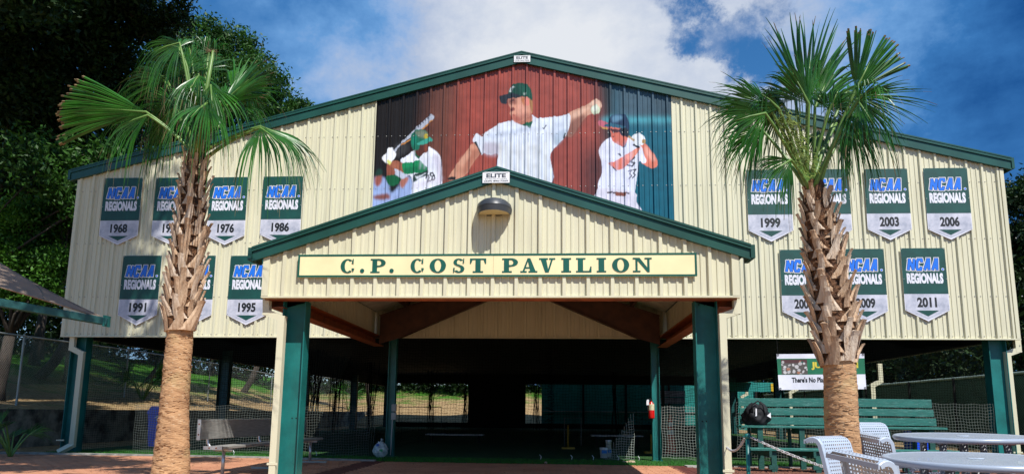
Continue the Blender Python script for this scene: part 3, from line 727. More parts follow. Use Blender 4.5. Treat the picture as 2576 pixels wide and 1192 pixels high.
def pmask(pts, crop):
    o, s = {1: ((930.8, 251.6), .22684), 2: ((1119.4, 188.7), .24268), 3: ((1471.6, 188.7), .31643), 0: ((0, 0), 1)}[crop]
    P = np.array([(o[0]+x*s, o[1]+y*s) for x, y in pts])
    x0, x1 = int((P[:, 0].min()-VX0)*SC)-2, int((P[:, 0].max()-VX0)*SC)+3; y0, y1 = int((P[:, 1].min()-VY0)*SC)-2, int((P[:, 1].max()-VY0)*SC)+3
    x0, y0 = max(0, x0), max(0, y0); x1, y1 = min(NX, x1), min(NY, y1)
    M = np.zeros((NY, NX), np.float32)
    if x1 <= x0 or y1 <= y0: return M
    acc = 0
    for ox, oy in ((.25, .25), (.75, .25), (.25, .75), (.75, .75)):
        X = VX0+(np.arange(x0, x1)+ox)/SC; Y = VY0+(np.arange(y0, y1)+oy)/SC; X, Y = np.meshgrid(X, Y); ins = np.zeros(X.shape, bool); j = len(P)-1
        for i in range(len(P)):
            (xi, yi), (xj, yj) = P[i], P[j]
            c = ((yi > Y) != (yj > Y)) & (X < (xj-xi)*(Y-yi)/((yj-yi) or 1e-9)+xi); ins ^= c; j = i
        acc = acc+ins.astype(np.float32)/4
    M[y0:y1, x0:x1] = acc; return M
def sm(pts):                                    # rounder outline
    P = np.array(pts, float); n_0 = len(P); out_ = []
    for i in range(n_0):
        a, b, c, d = P[i-1], P[i], P[(i+1) % n_0], P[(i+2) % n_0]
        for t_ in (0, .33, .66): out_.append(.5*((2*b)+(-a+c)*t_+(2*a-5*b+4*c-d)*t_*t_+(-a+3*b-3*c+d)*t_**3))
    return out_
def paint(crop, pts, c, soft=0, round_=True, op=1., edge=None):
    global img
    M = pmask(sm(pts) if round_ else pts, crop)
    if soft: M = blur(M, soft)
    M = (M*op)[..., None]
    img = img*(1-M)+lin(c)*M; return M[..., 0]
_ns = rng.random((40, 60)).astype(np.float32)
def field(nx_, ny_, seed):
    r_ = np.random.default_rng(seed).random((ny_+2, nx_+2)).astype(np.float32)
    X = xx/NX*nx_; Y = yy/NY*ny_; i = X.astype(int); j = Y.astype(int); fx = X-i; fy = Y-j; fx = fx*fx*(3-2*fx); fy = fy*fy*(3-2*fy)
    return (r_[j, i]*(1-fx)+r_[j, i+1]*fx)*(1-fy)+(r_[j+1, i]*(1-fx)+r_[j+1, i+1]*fx)*fy
# background: near-black left, brick-red middle, teal right
def sstep(a, b, v): q = np.clip((v-a)/(b-a), 0, 1); return q*q*(3-2*q)
red = lin((150, 70, 58)); blk = lin((26, 21, 19)); tl = lin((0, 88, 108)); brn = lin((104, 62, 50))
k1 = sstep(1030, 1110, vxx+(vyy-300)*.12)[..., None]; k0 = sstep(1110, 1185, vxx+(vyy-300)*.1)[..., None]
img = blk*(1-k1)+brn*k1; img = img*(1-k0)+red*k0
k2 = sstep(1490, 1545, vxx-(vyy-380)*.10)[..., None]; img = img*(1-k2)+lin((40, 42, 44))*k2
k3 = sstep(1525, 1560, vxx)[..., None]; img = img*(1-k3)+tl*k3
top = (sstep(330, 285, vyy)*sstep(1520, 1570, vxx))[..., None]; img = img*(1-top*.85)+(lin((52, 70, 82))*(.35+field(7, 9, 3)[..., None]*1.2))*top*.85
rail = (np.exp(-((vyy-302)/10)**2)*sstep(1500, 1530, vxx))[..., None]; img = img*(1-rail*.7)+lin((70, 160, 175))*rail*.7
img *= (.86+.28*field(14, 9, 5))[..., None]
dk = (sstep(1430, 1495, vxx)*sstep(1530, 1505, vxx)*sstep(330, 420, vyy))[..., None]; img = img*(1-dk*.7)+lin((30, 28, 30))*dk*.7
# --- left batter (crop 1)
paint(1, [(40, 900), (120, 850), (200, 900), (230, 1030), (320, 950), (350, 860), (440, 850), (480, 960), (480, 1300), (30, 1300)], (150, 170, 215), 3)
paint(1, [(60, 850), (125, 820), (130, 900), (90, 960), (55, 930)], (150, 85, 75), 2)
paint(1, [(80, 770), (130, 770), (135, 830), (60, 840)], (30, 60, 50), 2)
paint(1, [(330, 900), (380, 860), (430, 860), (400, 930), (350, 980)], (170, 110, 95), 2)
paint(1, [(50, 1060), (200, 1040), (210, 1100), (60, 1100)], (130, 80, 75), 3)
paint(1, [(280, 500), (400, 480), (420, 560), (300, 640)], (70, 70, 72), 4, op=.6)
bat = [(130, 640), (250, 570), (330, 480), (400, 425), (500, 325), (600, 230), (670, 165), (710, 185), (700, 215), (640, 270), (540, 345), (440, 440), (340, 500), (290, 560), (250, 600)]
paint(1, [(270, 550), (340, 480), (500, 320), (660, 175), (700, 170), (712, 190), (690, 225), (540, 350), (340, 500), (285, 575)], (176, 182, 198))
paint(1, [(345, 498), (440, 435), (640, 262), (690, 222), (700, 222), (650, 275), (450, 445), (350, 510)], (190, 130, 70), round_=False)
for k in range(7):
    a = 500+k*26; b = 322-k*24; paint(1, [(a, b-8), (a+12, b-18), (a+20, b+2), (a+8, b+14)], (36, 40, 60), round_=False, op=.8)
paint(1, [(340, 670), (420, 610), (490, 560), (560, 610), (640, 530), (700, 545), (770, 610), (795, 720), (800, 900), (780, 1200), (480, 1200), (470, 900), (420, 830), (320, 870), (270, 780), (300, 740), (360, 730)], (226, 228, 240))
paint(1, [(700, 600), (770, 640), (795, 760), (795, 930), (760, 930), (740, 780)], (196, 186, 205), 3, op=.7)
paint(1, [(270, 760), (330, 790), (420, 830), (350, 880), (290, 850)], (190, 195, 215), 1)
paint(1, [(190, 720), (240, 730), (280, 800), (240, 850), (195, 870)], (140, 80, 62))
paint(1, [(225, 690), (290, 670), (370, 710), (420, 760), (380, 810), (300, 770), (220, 735)], (158, 96, 74))
paint(1, [(180, 855), (270, 830), (350, 880), (310, 930), (240, 955), (200, 930)], (18, 92, 56))
paint(1, [(365, 700), (480, 690), (545, 665), (600, 720), (645, 760), (600, 800), (480, 815), (400, 822), (370, 800)], (24, 132, 84))
paint(1, [(380, 760), (520, 740), (620, 750), (600, 790), (400, 815)], (14, 92, 60), 2, op=.6)
paint(1, [(130, 640), (180, 590), (200, 545), (245, 525), (262, 560), (290, 600), (270, 650), (235, 690), (210, 715), (165, 690)], (232, 234, 240))
paint(1, [(195, 670), (235, 680), (220, 720), (195, 700)], (210, 212, 120), 1)
paint(1, [(500, 560), (570, 600), (590, 590), (540, 655), (500, 620)], (22, 86, 62), round_=False)
paint(1, [(505, 560), (530, 500), (640, 480), (645, 540), (630, 580), (590, 592), (560, 625), (520, 610)], (84, 44, 36))
paint(1, [(600, 500), (642, 490), (645, 550), (615, 585), (600, 560)], (122, 64, 50), 1)
paint(1, [(450, 430), (470, 370), (520, 335), (590, 328), (635, 360), (650, 410), (640, 450), (560, 490), (545, 540), (500, 565), (462, 520)], (28, 104, 84))
paint(1, [(500, 370), (560, 335), (620, 350), (645, 400), (600, 420), (540, 410)], (130, 128, 112), 2, op=.7)
paint(1, [(460, 450), (490, 390), (520, 400), (505, 480), (475, 510)], (20, 132, 110), 2, op=.7)
paint(1, [(600, 385), (640, 378), (640, 425), (605, 430)], (180, 160, 50), 1)
paint(1, [(520, 490), (560, 460), (660, 418), (695, 450), (640, 480), (560, 500)], (60, 156, 140))
paint(1, [(480, 850), (520, 815), (600, 795), (640, 775), (640, 830), (540, 870), (500, 915), (480, 900)], (26, 52, 46), 1)
paint(1, [(500, 850), (560, 835), (620, 805), (620, 815), (520, 880)], (205, 210, 220), 1, round_=False)
def seg(crop, pts, w, c):
    for (a, b) in zip(pts[:-1], pts[1:]):
        a, b = np.array(a, float), np.array(b, float); d = (b-a)/np.linalg.norm(b-a); n = np.array([-d[1], d[0]])*w/2; a2, b2 = a-d*w*.3, b+d*w*.3
        paint(crop, [a2+n, b2+n, b2-n, a2-n], c, round_=False)
seg(1, [(618, 870), (628, 838), (650, 842), (656, 868), (640, 915), (685, 885)], 13, (24, 26, 34))
seg(1, [(690, 850), (668, 835), (672, 808), (692, 806), (712, 835), (718, 868), (704, 890), (686, 878), (690, 850), (708, 838)], 13, (24, 26, 34))
# --- pitcher (crop 2)
paint(2, [(30, 1075), (100, 960), (180, 850), (260, 740), (310, 705), (350, 745), (375, 800), (300, 900), (240, 1010), (150, 1080), (100, 1100)], (196, 140, 116))
paint(2, [(230, 830), (330, 760), (370, 800), (300, 900), (240, 1000), (180, 1040)], (170, 100, 80), 4, op=.6)
paint(2, [(40, 1060), (100, 1055), (110, 1085), (30, 1085)], (30, 26, 28), 1)
paint(2, [(1280, 410), (1340, 365), (1430, 330), (1500, 290), (1540, 258), (1600, 262), (1625, 310), (1615, 350), (1560, 400), (1500, 410), (1460, 440), (1400, 520), (1330, 620), (1280, 650), (1240, 600)], (196, 150, 128))
paint(2, [(1300, 480), (1420, 420), (1470, 430), (1400, 560), (1330, 640), (1270, 660), (1260, 580)], (124, 74, 62), 4, op=.85)
paint(2, [(1500, 300), (1560, 255), (1610, 280), (1622, 330), (1600, 340), (1560, 310), (1520, 320)], (216, 180, 160), 1)
th = np.linspace(0, 2*np.pi, 17)[:-1]
paint(2, [(1560+48*math.cos(t_), 362+50*math.sin(t_)) for t_ in th], (196, 205, 180)); paint(2, [(1550+30*math.cos(t_), 350+32*math.sin(t_)) for t_ in th], (224, 228, 214), 2)
paint(2, [(330, 605), (385, 640), (430, 590), (500, 545), (580, 500), (690, 475), (760, 505), (850, 530), (905, 480), (900, 412), (960, 450), (1060, 440), (1180, 430), (1290, 408), (1298, 480), (1285, 560), (1240, 650), (1180, 710), (1140, 760), (1110, 790), (1090, 860), (1090, 1150), (540, 1150), (555, 835), (470, 830), (400, 815), (375, 825), (330, 730), (290, 690), (295, 650)], (218, 224, 238))
paint(2, [(400, 820), (410, 700), (560, 720), (560, 835)], (172, 160, 176), 4, op=.7)
for k in range(11):
    x = 575+k*47; paint(2, [(x, 600+60*math.sin(k*1.7)), (x+9, 600), (x+12, 1150), (x-3, 1150)], (120, 138, 165) if k % 2 else (92, 96, 104), 1.2, round_=False, op=.62)
for k in range(9):
    x = 560+k*58; paint(2, [(x, 720+30*math.sin(k*2.1)), (x+26, 700), (x+28, 1150), (x, 1150)], (232, 230, 222), 2, round_=False, op=.5)
paint(2, [(1130, 620), (1250, 560), (1240, 640), (1150, 740)], (150, 170, 190), 3, op=.7)
paint(2, [(300, 700), (325, 690), (380, 820), (372, 828), (335, 750)], (20, 30, 30), round_=False)
paint(2, [(1225, 650), (1248, 590), (1240, 660)], (20, 30, 30))
paint(2, [(735, 490), (800, 470), (860, 430), (900, 420), (905, 470), (870, 510), (800, 512)], (176, 116, 96))
paint(2, [(800, 515), (905, 480), (912, 470), (885, 550), (860, 540)], (20, 92, 66))
paint(2, [(655, 250), (740, 235), (850, 230), (900, 260), (905, 350), (895, 410), (860, 440), (800, 480), (735, 490), (705, 470), (690, 430), (672, 400), (680, 350), (660, 310)], (204, 146, 124))
paint(2, [(655, 250), (730, 240), (740, 300), (700, 310), (660, 300)], (120, 66, 58), 2, op=.8)
paint(2, [(680, 350), (725, 345), (715, 375), (690, 385)], (120, 62, 58), 1); paint(2, [(700, 420), (730, 412), (725, 425), (705, 432)], (150, 70, 66), .6)
paint(2, [(690, 440), (740, 425), (800, 470), (735, 490)], (180, 96, 84), 3, op=.8)
paint(2, [(795, 240), (850, 240), (835, 300), (820, 330), (800, 290)], (176, 110, 72), 1)
paint(2, [(830, 250), (870, 232), (875, 300), (845, 330), (828, 300)], (216, 130, 118)); paint(2, [(872, 260), (906, 262), (906, 400), (885, 340)], (158, 116, 72), 1)
paint(2, [(655, 190), (680, 130), (730, 90), (800, 85), (860, 110), (895, 165), (905, 265), (870, 240), (800, 222), (700, 215)], (14, 66, 52))
paint(2, [(760, 110), (840, 110), (890, 170), (900, 240), (820, 210)], (26, 92, 72), 4, op=.6)
paint(2, [(568, 225), (640, 198), (730, 195), (790, 222), (740, 240), (650, 250), (640, 300), (590, 295), (570, 265)], (34, 40, 48))
paint(2, [(665, 175), (680, 130), (725, 125), (700, 150), (690, 180)], (196, 204, 206), .6, round_=False); paint(2, [(680, 165), (688, 142), (705, 140), (692, 160)], (20, 60, 50), round_=False)
paint(2, [(812, 182), (842, 190), (840, 212), (812, 206)], (150, 165, 158), .6, round_=False)
seg(2, [(1014, 548), (1026, 560), (1050, 520)], 9, (30, 36, 60))
# --- right batter (crop 3)
paint(3, [(105, 370), (130, 360), (185, 385), (200, 410), (175, 435), (140, 420), (110, 400)], (178, 92, 108)); paint(3, [(115, 405), (140, 415), (180, 420), (178, 436), (140, 425)], (196, 150, 70), round_=False)
paint(3, [(440, 560), (480, 545), (530, 610), (572, 670), (575, 720), (545, 745), (500, 730), (440, 690), (430, 640)], (214, 120, 98))
paint(3, [(480, 560), (520, 610), (560, 670), (540, 690), (480, 620)], (236, 176, 160), 3, op=.7)
paint(3, [(110, 600), (150, 530), (205, 500), (260, 545), (320, 580), (340, 500), (380, 500), (400, 560), (450, 570), (470, 640), (490, 680), (470, 705), (430, 690), (420, 760), (395, 940), (385, 950), (130, 930), (105, 860), (135, 780), (130, 690)], (222, 224, 240))
paint(3, [(90, 940), (130, 900), (390, 930), (410, 1010), (470, 1120), (400, 1150), (80, 1010)], (214, 210, 226))
paint(3, [(185, 700), (230, 690), (350, 620), (425, 575), (430, 600), (360, 690), (310, 740), (260, 755), (220, 740)], (222, 118, 92)); paint(3, [(330, 640), (425, 580), (430, 598), (350, 680)], (238, 160, 140), 2, op=.7)
paint(3, [(380, 480), (430, 465), (470, 490), (480, 530), (450, 560), (400, 555), (375, 520)], (226, 230, 236)); seg(3, [(385, 555), (430, 580)], 14, (20, 24, 34)); seg(3, [(340, 485), (390, 520)], 16, (180, 150, 110)); paint(3, [(455, 515), (480, 515), (478, 545), (455, 540)], (176, 140, 90))
paint(3, [(235, 535), (330, 500), (325, 550), (300, 570), (250, 545)], (190, 96, 82))
paint(3, [(200, 420), (290, 420), (340, 470), (330, 530), (300, 555), (240, 540), (210, 510), (205, 470)], (206, 110, 92)); paint(3, [(200, 430), (270, 435), (262, 458), (212, 455)], (70, 36, 44), 1); paint(3, [(212, 488), (232, 484), (230, 496)], (120, 50, 48))
paint(3, [(188, 400), (195, 350), (225, 318), (290, 310), (335, 335), (352, 400), (348, 450), (340, 495), (290, 480), (270, 440), (285, 425), (230, 415)], (18, 46, 78)); paint(3, [(280, 425), (340, 430), (340, 495), (295, 480)], (24, 26, 36), 1)
paint(3, [(220, 330), (270, 318), (300, 340), (260, 370), (220, 375)], (110, 160, 190), 3, op=.7)
paint(3, [(150, 405), (200, 385), (300, 405), (320, 425), (230, 418), (200, 415)], (40, 92, 116))
paint(3, [(258, 625), (280, 625), (290, 650), (275, 640)], (24, 26, 44)); seg(3, [(220, 730), (250, 762)], 9, (24, 26, 36))
seg(3, [(335, 715), (375, 725), (395, 700), (360, 690), (395, 655)], 12, (24, 26, 44))
seg(3, [(345, 765), (370, 755), (355, 785), (372, 800), (350, 825)], 9, (24, 26, 44)); seg(3, [(380, 755), (405, 750), (385, 782), (400, 795), (378, 818)], 9, (24, 26, 44))
seg(3, [(180, 934), (350, 940)], 12, (60, 40, 46)); paint(3, [(240, 928), (325, 935), (325, 965), (242, 960)], (132, 76, 60), round_=False)
for x in (215, 330): paint(3, [(x, 560), (x+5, 560), (x+8, 1060), (x+2, 1060)], (150, 150, 190), .8, round_=False, op=.5)
paint(2, [(676, 268), (720, 262), (716, 276), (684, 280)], (70, 40, 40), .5); paint(2, [(740, 330), (800, 300), (840, 340), (820, 420), (760, 430)], (222, 160, 140), 4, op=.7)
paint(2, [(700, 420), (860, 400), (890, 430), (790, 480), (735, 490)], (150, 84, 74), 4, op=.55)
for k in range(9): x = 420+k*52; paint(2, [(x, 640-k*12), (x+60, 600-k*8), (x+70, 625-k*8), (x+10, 690-k*12)], (176, 188, 212), 3, op=.45)
for k in range(6): paint(2, [(1120+k*22, 470), (1150+k*22, 462), (1130+k*18, 640), (1110+k*18, 640)], (180, 192, 214), 3, op=.4)
for k in range(5): paint(1, [(560+k*40, 640), (580+k*44, 650), (560+k*50, 760), (545+k*46, 760)], (190, 190, 212), 2, op=.5)
paint(1, [(500, 930), (780, 860), (785, 890), (500, 980)], (200, 190, 208), 4, op=.5)
for k in range(5): paint(3, [(140+k*55, 560), (158+k*55, 560), (150+k*52, 860), (135+k*52, 860)], (186, 186, 216), 3, op=.5)
paint(2, [(150, 880), (250, 790), (270, 830), (170, 950)], (214, 160, 136), 3, op=.7); paint(2, [(1330, 400), (1480, 330), (1500, 350), (1350, 440)], (222, 182, 160), 3, op=.7)
fine = rng.random((NY, NX, 1)).astype(np.float32); img = img*(.93+.14*blur(fine[..., 0], 1)[..., None]*1.0)
img = np.clip(img*.90*(.88+.24*field(60, 40, 9)[..., None]), 0, 1)

mural = empty('player_mural', ((mbx0+mbx1)/2, YB-.04, 3.2), 'huge photo print of two batters and a pitcher across the gable wall', 'mural')
MM = bpy.data.materials.new('mural_print'); MM.use_nodes = True
_b = MM.node_tree.nodes['Principled BSDF']; _b.inputs['Roughness'].default_value = .35; _b.inputs['Specular IOR Level'].default_value = .5
_a = MM.node_tree.nodes.new('ShaderNodeAttribute'); _a.attribute_name = 'print'; MM.node_tree.links.new(_a.outputs['Color'], _b.inputs['Base Color'])
k = math.floor((mbx0-ph_main)/(3*RIB)); c = ph_main+RIB/2+k*3*RIB
zlo = 3.05
while c < mbx1:
    a, b = max(mbx0, c), min(mbx1, c+3*RIB)
    if b-a > .02:
        P = profile(a, b, ph_main)
        xs_ = np.unique(np.concatenate([[p[0] for p in P], np.arange(a, b, .014)])); ds_ = np.interp(xs_, [p[0] for p in P], [p[1] for p in P])
        nz_ = 300; V = []; 
        tt = np.linspace(0, 1, nz_); zt_ = np.array([mz(x) for x in xs_])
        X = np.repeat(xs_, nz_); zl_ = np.array([max(zlo, zproof(x)-.03) if ple[0] < x < pri[0] else zlo for x in xs_]); Z = (zl_[:, None]+(zt_-zl_)[:, None]*tt[None]).ravel(); Yv = np.repeat(YB-ds_-.004, nz_)
        i_, j_ = np.meshgrid(np.arange(len(xs_)-1), np.arange(nz_-1), indexing='ij')
        F = np.stack([i_*nz_+j_, (i_+1)*nz_+j_, (i_+1)*nz_+j_+1, i_*nz_+j_+1], -1).reshape(-1, 4)
        W = np.c_[X, Yv, Z]; o = mesh_np('panel', W, F, MM, mural)
        # the print is flat artwork: look its colour up on the plane of the wall
        u_, v_ = PR(np.c_[X, np.full(len(X), YB-.01), Z]); pi_ = np.clip((u_-VX0)*SC-.5, 0, NX-1.01); pj_ = np.clip((v_-VY0)*SC-.5, 0, NY-1.01)
        a0, b0 = pi_.astype(int), pj_.astype(int); fa, fb = (pi_-a0)[:, None], (pj_-b0)[:, None]
        C = (img[b0, a0]*(1-fa)+img[b0, a0+1]*fa)*(1-fb)+(img[b0+1, a0]*(1-fa)+img[b0+1, a0+1]*fa)*fb
        at = o.data.color_attributes.new('print', 'FLOAT_COLOR', 'POINT'); at.data.foreach_set('color', np.c_[C, np.ones(len(C))].astype(np.float32).ravel())
    c += 3*RIB
# ------------------------------------------------------------------ palms
palm_leaf = mat('palm_leaf', (.045, .20, .018), .36, c2=(.010, .060, .009), vs=2.6, transl=.30, spec=.6)
palm_tip = mat('palm_dry_tip', (.20, .14, .06), .8, c2=(.09, .06, .03), vs=9)
petiole_m = mat('palm_stalk', (.15, .26, .05), .45, c2=(.08, .16, .03), vs=4)
boot_m = mat('leaf_base', (.62, .44, .29), .8, c2=(.33, .19, .105), vs=9, bump=.5, bs=50, stretch=(3, 3, .6))
boot_m2 = mat('leaf_base_grey', (.70, .57, .44), .8, c2=(.42, .28, .18), vs=7, bump=.5, bs=50, stretch=(3, 3, .6))
fibre_m = mat('brown_fibre', (.19, .085, .035), .95, c2=(.05, .022, .012), vs=18, bump=1., bs=80)
trunk_m = mat('palm_trunk', (.50, .285, .14), .9, c2=(.34, .18, .085), vs=4, bump=.5, bs=30, stretch=(1, 1, 3.), det=12, ramp=(.33, .60))
def cracks():
    t_ = trunk_m.node_tree; n = t_.nodes; b = n['Principled BSDF']; src = b.inputs['Base Color'].links[0].from_socket; co = n.new('ShaderNodeTexCoord')
    for sc_, st, lo, hi, c_ in ((9, (1, 1, 6.5), .60, .66, (.17, .085, .045)), (3.2, (1, 1, 1), .56, .70, (.34, .27, .12)), (26, (1, 1, 5), .62, .68, (.60, .46, .30))):
        mp = n.new('ShaderNodeMapping'); mp.inputs['Scale'].default_value = st; mp.inputs['Location'].default_value = (sc_, 1, 2); t_.links.new(co.outputs['Object'], mp.inputs[0])
        z = n.new('ShaderNodeTexNoise'); z.inputs['Scale'].default_value = sc_; z.inputs['Detail'].default_value = 3; t_.links.new(mp.outputs[0], z.inputs['Vector'])
        m_ = n.new('ShaderNodeMapRange'); m_.inputs[1].default_value = lo; m_.inputs[2].default_value = hi; m_.inputs[4].default_value = .75; t_.links.new(z.outputs['Fac'], m_.inputs[0])
        x_ = n.new('ShaderNodeMix'); x_.data_type = 'RGBA'; t_.links.new(m_.outputs[0], x_.inputs[0]); t_.links.new(src, x_.inputs[6]); x_.inputs[7].default_value = (*c_, 1); src = x_.outputs[2]
    t_.links.new(src, b.inputs['Base Color'])
cracks()
def frond(parent, crown, hub, tip, spread, n=46, droop=.35, trim=0, curl=.25, side=None, face=None, name='frond', fuse=.27, wmul=1.):
    crown, hub, tip = [np.array(p, float) for p in (crown, hub, tip)]
    d = tip-hub; R_ = np.linalg.norm(d); d /= R_
    fc = np.array(face if face is not None else (0.1, -1, .25), float); s = np.cross(d, fc); s /= np.linalg.norm(s); nrm = np.cross(s, d); nrm /= np.linalg.norm(nrm)
    V = []; F = []; MI = []; T = 9
    sp = math.radians(spread)
    for i in range(n):
        f = -1+2*(i+.5)/n; a = f*sp+random.gauss(0, .035 if not trim else .008)
        dir_ = d*math.cos(a)+s*math.sin(a); Ln = R_*(1-.22*f*f)*random.uniform(.9, 1.06)
        if trim: Ln = R_*random.uniform(.96, 1.0)*(1-.06*f*f)
        dr = droop*random.uniform(.5, 1.7); base = len(V); wig = random.uniform(-.10, .10); lift = random.uniform(-.09, .09) if not trim else random.uniform(-.03, .03)
        dphi = 2*sp/n
        sdir = -d*math.sin(a)+s*math.cos(a)
        tw = random.uniform(-1.1, 1.1)
        for k in range(T):
            t_ = k/(T-1); 
            if trim: t_ = .05+.95*t_
            if trim and k >= T-2: t_ = .965 if k == T-2 else 1.
            L_ = Ln*t_
            p = hub+dir_*L_-nrm*curl*L_*(math.sin(a)**2)*.9+s*wig*L_*t_
            p = p+nrm*lift*L_*t_; g = dr*Ln*(t_**2)*.38+dr*Ln*max(0, t_-.5)**2*2.9
            p = p+np.array([0, 0, -g]); p += dir_*(-.25*g)
            w = min(L_*dphi*.5, .0165*wmul*R_/.9) if t_ < fuse else .0165*wmul*R_/.9*(max(.04, 1-(t_-fuse)/(1-fuse))**.75 if not trim else .8)
            w = max(w, .0015); sd_ = sdir*math.cos(tw*t_)+nrm*math.sin(tw*t_)
            fold = nrm*w*.55
            V += [p-sd_*w-fold, p+fold*.9, p+sd_*w-fold]
        for k in range(T-1):
            b0 = base+3*k
            F += [(b0, b0+1, b0+4, b0+3), (b0+1, b0+2, b0+5, b0+4)]; MI += [1 if (k >= T-2 and (trim or random.random() < .35)) else 0]*2
    o = mesh_np(name, np.array(V), np.array(F), [palm_leaf, palm_tip], parent, False, MI)
    # stalk
    mb = MB(); mid = (crown+hub)/2+np.array([0, 0, .10*np.linalg.norm(hub-crown)]); P = [crown*(1-q)**2+2*q*(1-q)*mid+hub*q*q for q in np.linspace(0, 1, 8)]
    P.append(hub+d*R_*.25-np.array([0, 0, droop*R_*.03])); P.append(hub+d*R_*.5-np.array([0, 0, droop*R_*.12]))
    mb.tube(P, [.026, .022, .019, .017, .016, .015, .014, .013, .008, .003], 6)
    st = mb.build('stalk', petiole_m, o, True); return o
def palm(name, axis, r_low, r_boot, zb_, zt_, label, seed, nlev, nper):
    random.seed(seed)
    zs = [a[2] for a in axis]
    def cen(z): return np.array([np.interp(z, zs, [a[0] for a in axis]), np.interp(z, zs, [a[1] for a in axis]), z])
    root = empty(name, cen(0)*[1, 1, 0]+[0, 0, -.1], label, 'palm tree')
    # smooth lower trunk with ragged ring scars
    nz_, na = 190, 56; V = []; rr_ = np.random.default_rng(seed); off = rr_.random((nz_, na)); jag = rr_.random((60, na))
    for i in range(nz_):
        z = -.15+(zb_+.25)*i/(nz_-1); r0 = np.interp(z, [-.15, .3, .9, zb_], r_low)
        for j in range(na):
            w = 2*math.pi*j/na; ph = (z+.010*math.sin(3*w+z*9)+.009*math.sin(7*w+z*23)+.012*jag[int(z*8) % 60, j])/.058; sc = ph % 1
            r_ = r0*(1+.012*math.sin(2*w+z*3))+.0055*(sc**3)*max(0, math.sin(w*3.5+int(ph)*2.1+math.sin(int(ph)*5.3)*2))**1.5+.0022*off[i, j]
            r_ += .0035*math.sin(3*w+z*31)*math.sin(z*47+w*2); c = cen(z); V.append((c[0]+r_*math.cos(w), c[1]+r_*math.sin(w), z))
    F = np.array([(i*na+j, i*na+(j+1) % na, (i+1)*na+(j+1) % na, (i+1)*na+j) for i in range(nz_-1) for j in range(na)])
    tr = mesh_np('trunk', V, F, trunk_m, root, True)
    mb = MB()                                     # flaking bark chips and fibres on the old trunk
    for _ in range(420):
        z = random.uniform(0, zb_); w = random.uniform(3.0, 6.6) if random.random() < .8 else random.uniform(0, 6.28); r0 = np.interp(z, [-.15, .3, .9, zb_], r_low)*1.005; c = cen(z)
        lw = random.uniform(.01, .045); hgt = random.uniform(.003, .012); out_ = random.uniform(.003, .009); ps = []
        for q, (dz_, do) in enumerate(((0, 0), (hgt*.5, out_), (hgt, out_*.6))):
            for e in (-1, 1):
                w2 = w+e*lw/r0*(1-.2*q); ps.append((c[0]+(r0+do)*math.cos(w2), c[1]+(r0+do)*math.sin(w2), z+dz_+random.uniform(-.006, .006)))
        mb.add(ps, [(0, 1, 3, 2), (2, 3, 5, 4)])
    tag(mb.build('bark_flakes', random.choice([trunk_m]), root), kind='stuff')
    # fibrous core under the leaf bases
    nz_, na = 70, 40; V = []
    for i in range(nz_):
        z = zb_-.05+(zt_-zb_+.12)*i/(nz_-1); f = i/(nz_-1); r0 = np.interp(f, [0, .06, .3, .8, 1], r_boot)
        for j in range(na):
            w = 2*math.pi*j/na; r_ = r0*(1+.16*(rr_.random()-.5)+.05*math.sin(5*w+z*20)); c = cen(z); V.append((c[0]+r_*math.cos(w), c[1]+r_*math.sin(w), z+.02*rr_.random()))
    F = [(i*na+j, i*na+(j+1) % na, (i+1)*na+(j+1) % na, (i+1)*na+j) for i in range(nz_-1) for j in range(na)]+[tuple(range((nz_-1)*na, nz_*na))]
    mesh_np('fibre_core', V, F, fibre_m, root)
    # hanging fibre strands
    mb = MB()
    for _ in range(420):
        z = random.uniform(zb_, zt_); f = (z-zb_)/(zt_-zb_); w = random.uniform(0, 6.283); r0 = np.interp(f, [0, .06, .3, .8, 1], r_boot); c = cen(z)
        p = c+np.array([math.cos(w), math.sin(w), 0])*r0*.98; q = p+np.array([math.cos(w+random.uniform(-1, 1))*.05, math.sin(w+random.uniform(-1, 1))*.05, random.uniform(-.08, .05)])
        u = np.array([-math.sin(w), math.cos(w), 0])*.004
        mb.add([p-u, p+u, q+u*.3, q-u*.3], [(0, 1, 2, 3)])
    tag(mb.build('fibre_strands', fibre_m, root), kind='stuff')
    # leaf bases (three shapes each leaning left and right)
    var = []
    for v_ in range(6):
        lean = (-1 if v_ % 2 else 1)*random.uniform(.8, 1.2); Lb = random.uniform(.20, .27); V = []; F = []; K = 7
        for k in range(K):
            q = k/(K-1); w = .052*(1-q)**1.3+.030+.012*(q > .9); th_ = .018
            xl = lean*.085*q+lean*.015*math.sin(q*3); yo = -.010-.022*q-.040*q*q*1.1; z = -.06+Lb*q
            for (a, b) in ((-1, -.2), (-.45, -1), (.45, -1), (1, -.2), (.5, .35), (-.5, .35)):
                V.append((xl+a*w*.9, yo+b*th_-(.010 if abs(a) < .6 and b < 0 else 0)*(1-q), z-abs(a)*.008+(random.uniform(-.006, .006) if k in (0, K-1) else 0)))
        for k in range(K-1):
            for j in range(6): F.append((k*6+j, k*6+(j+1) % 6, (k+1)*6+(j+1) % 6, (k+1)*6+j))
        F += [tuple(range(5, -1, -1)), tuple(range((K-1)*6, K*6))]
        me = bpy.data.meshes.new('leaf_base'); me.from_pydata([tuple(map(float, p)) for p in V], [], F); me.update(); me.materials.append(boot_m if v_ < 3 else boot_m2); var.append(me)
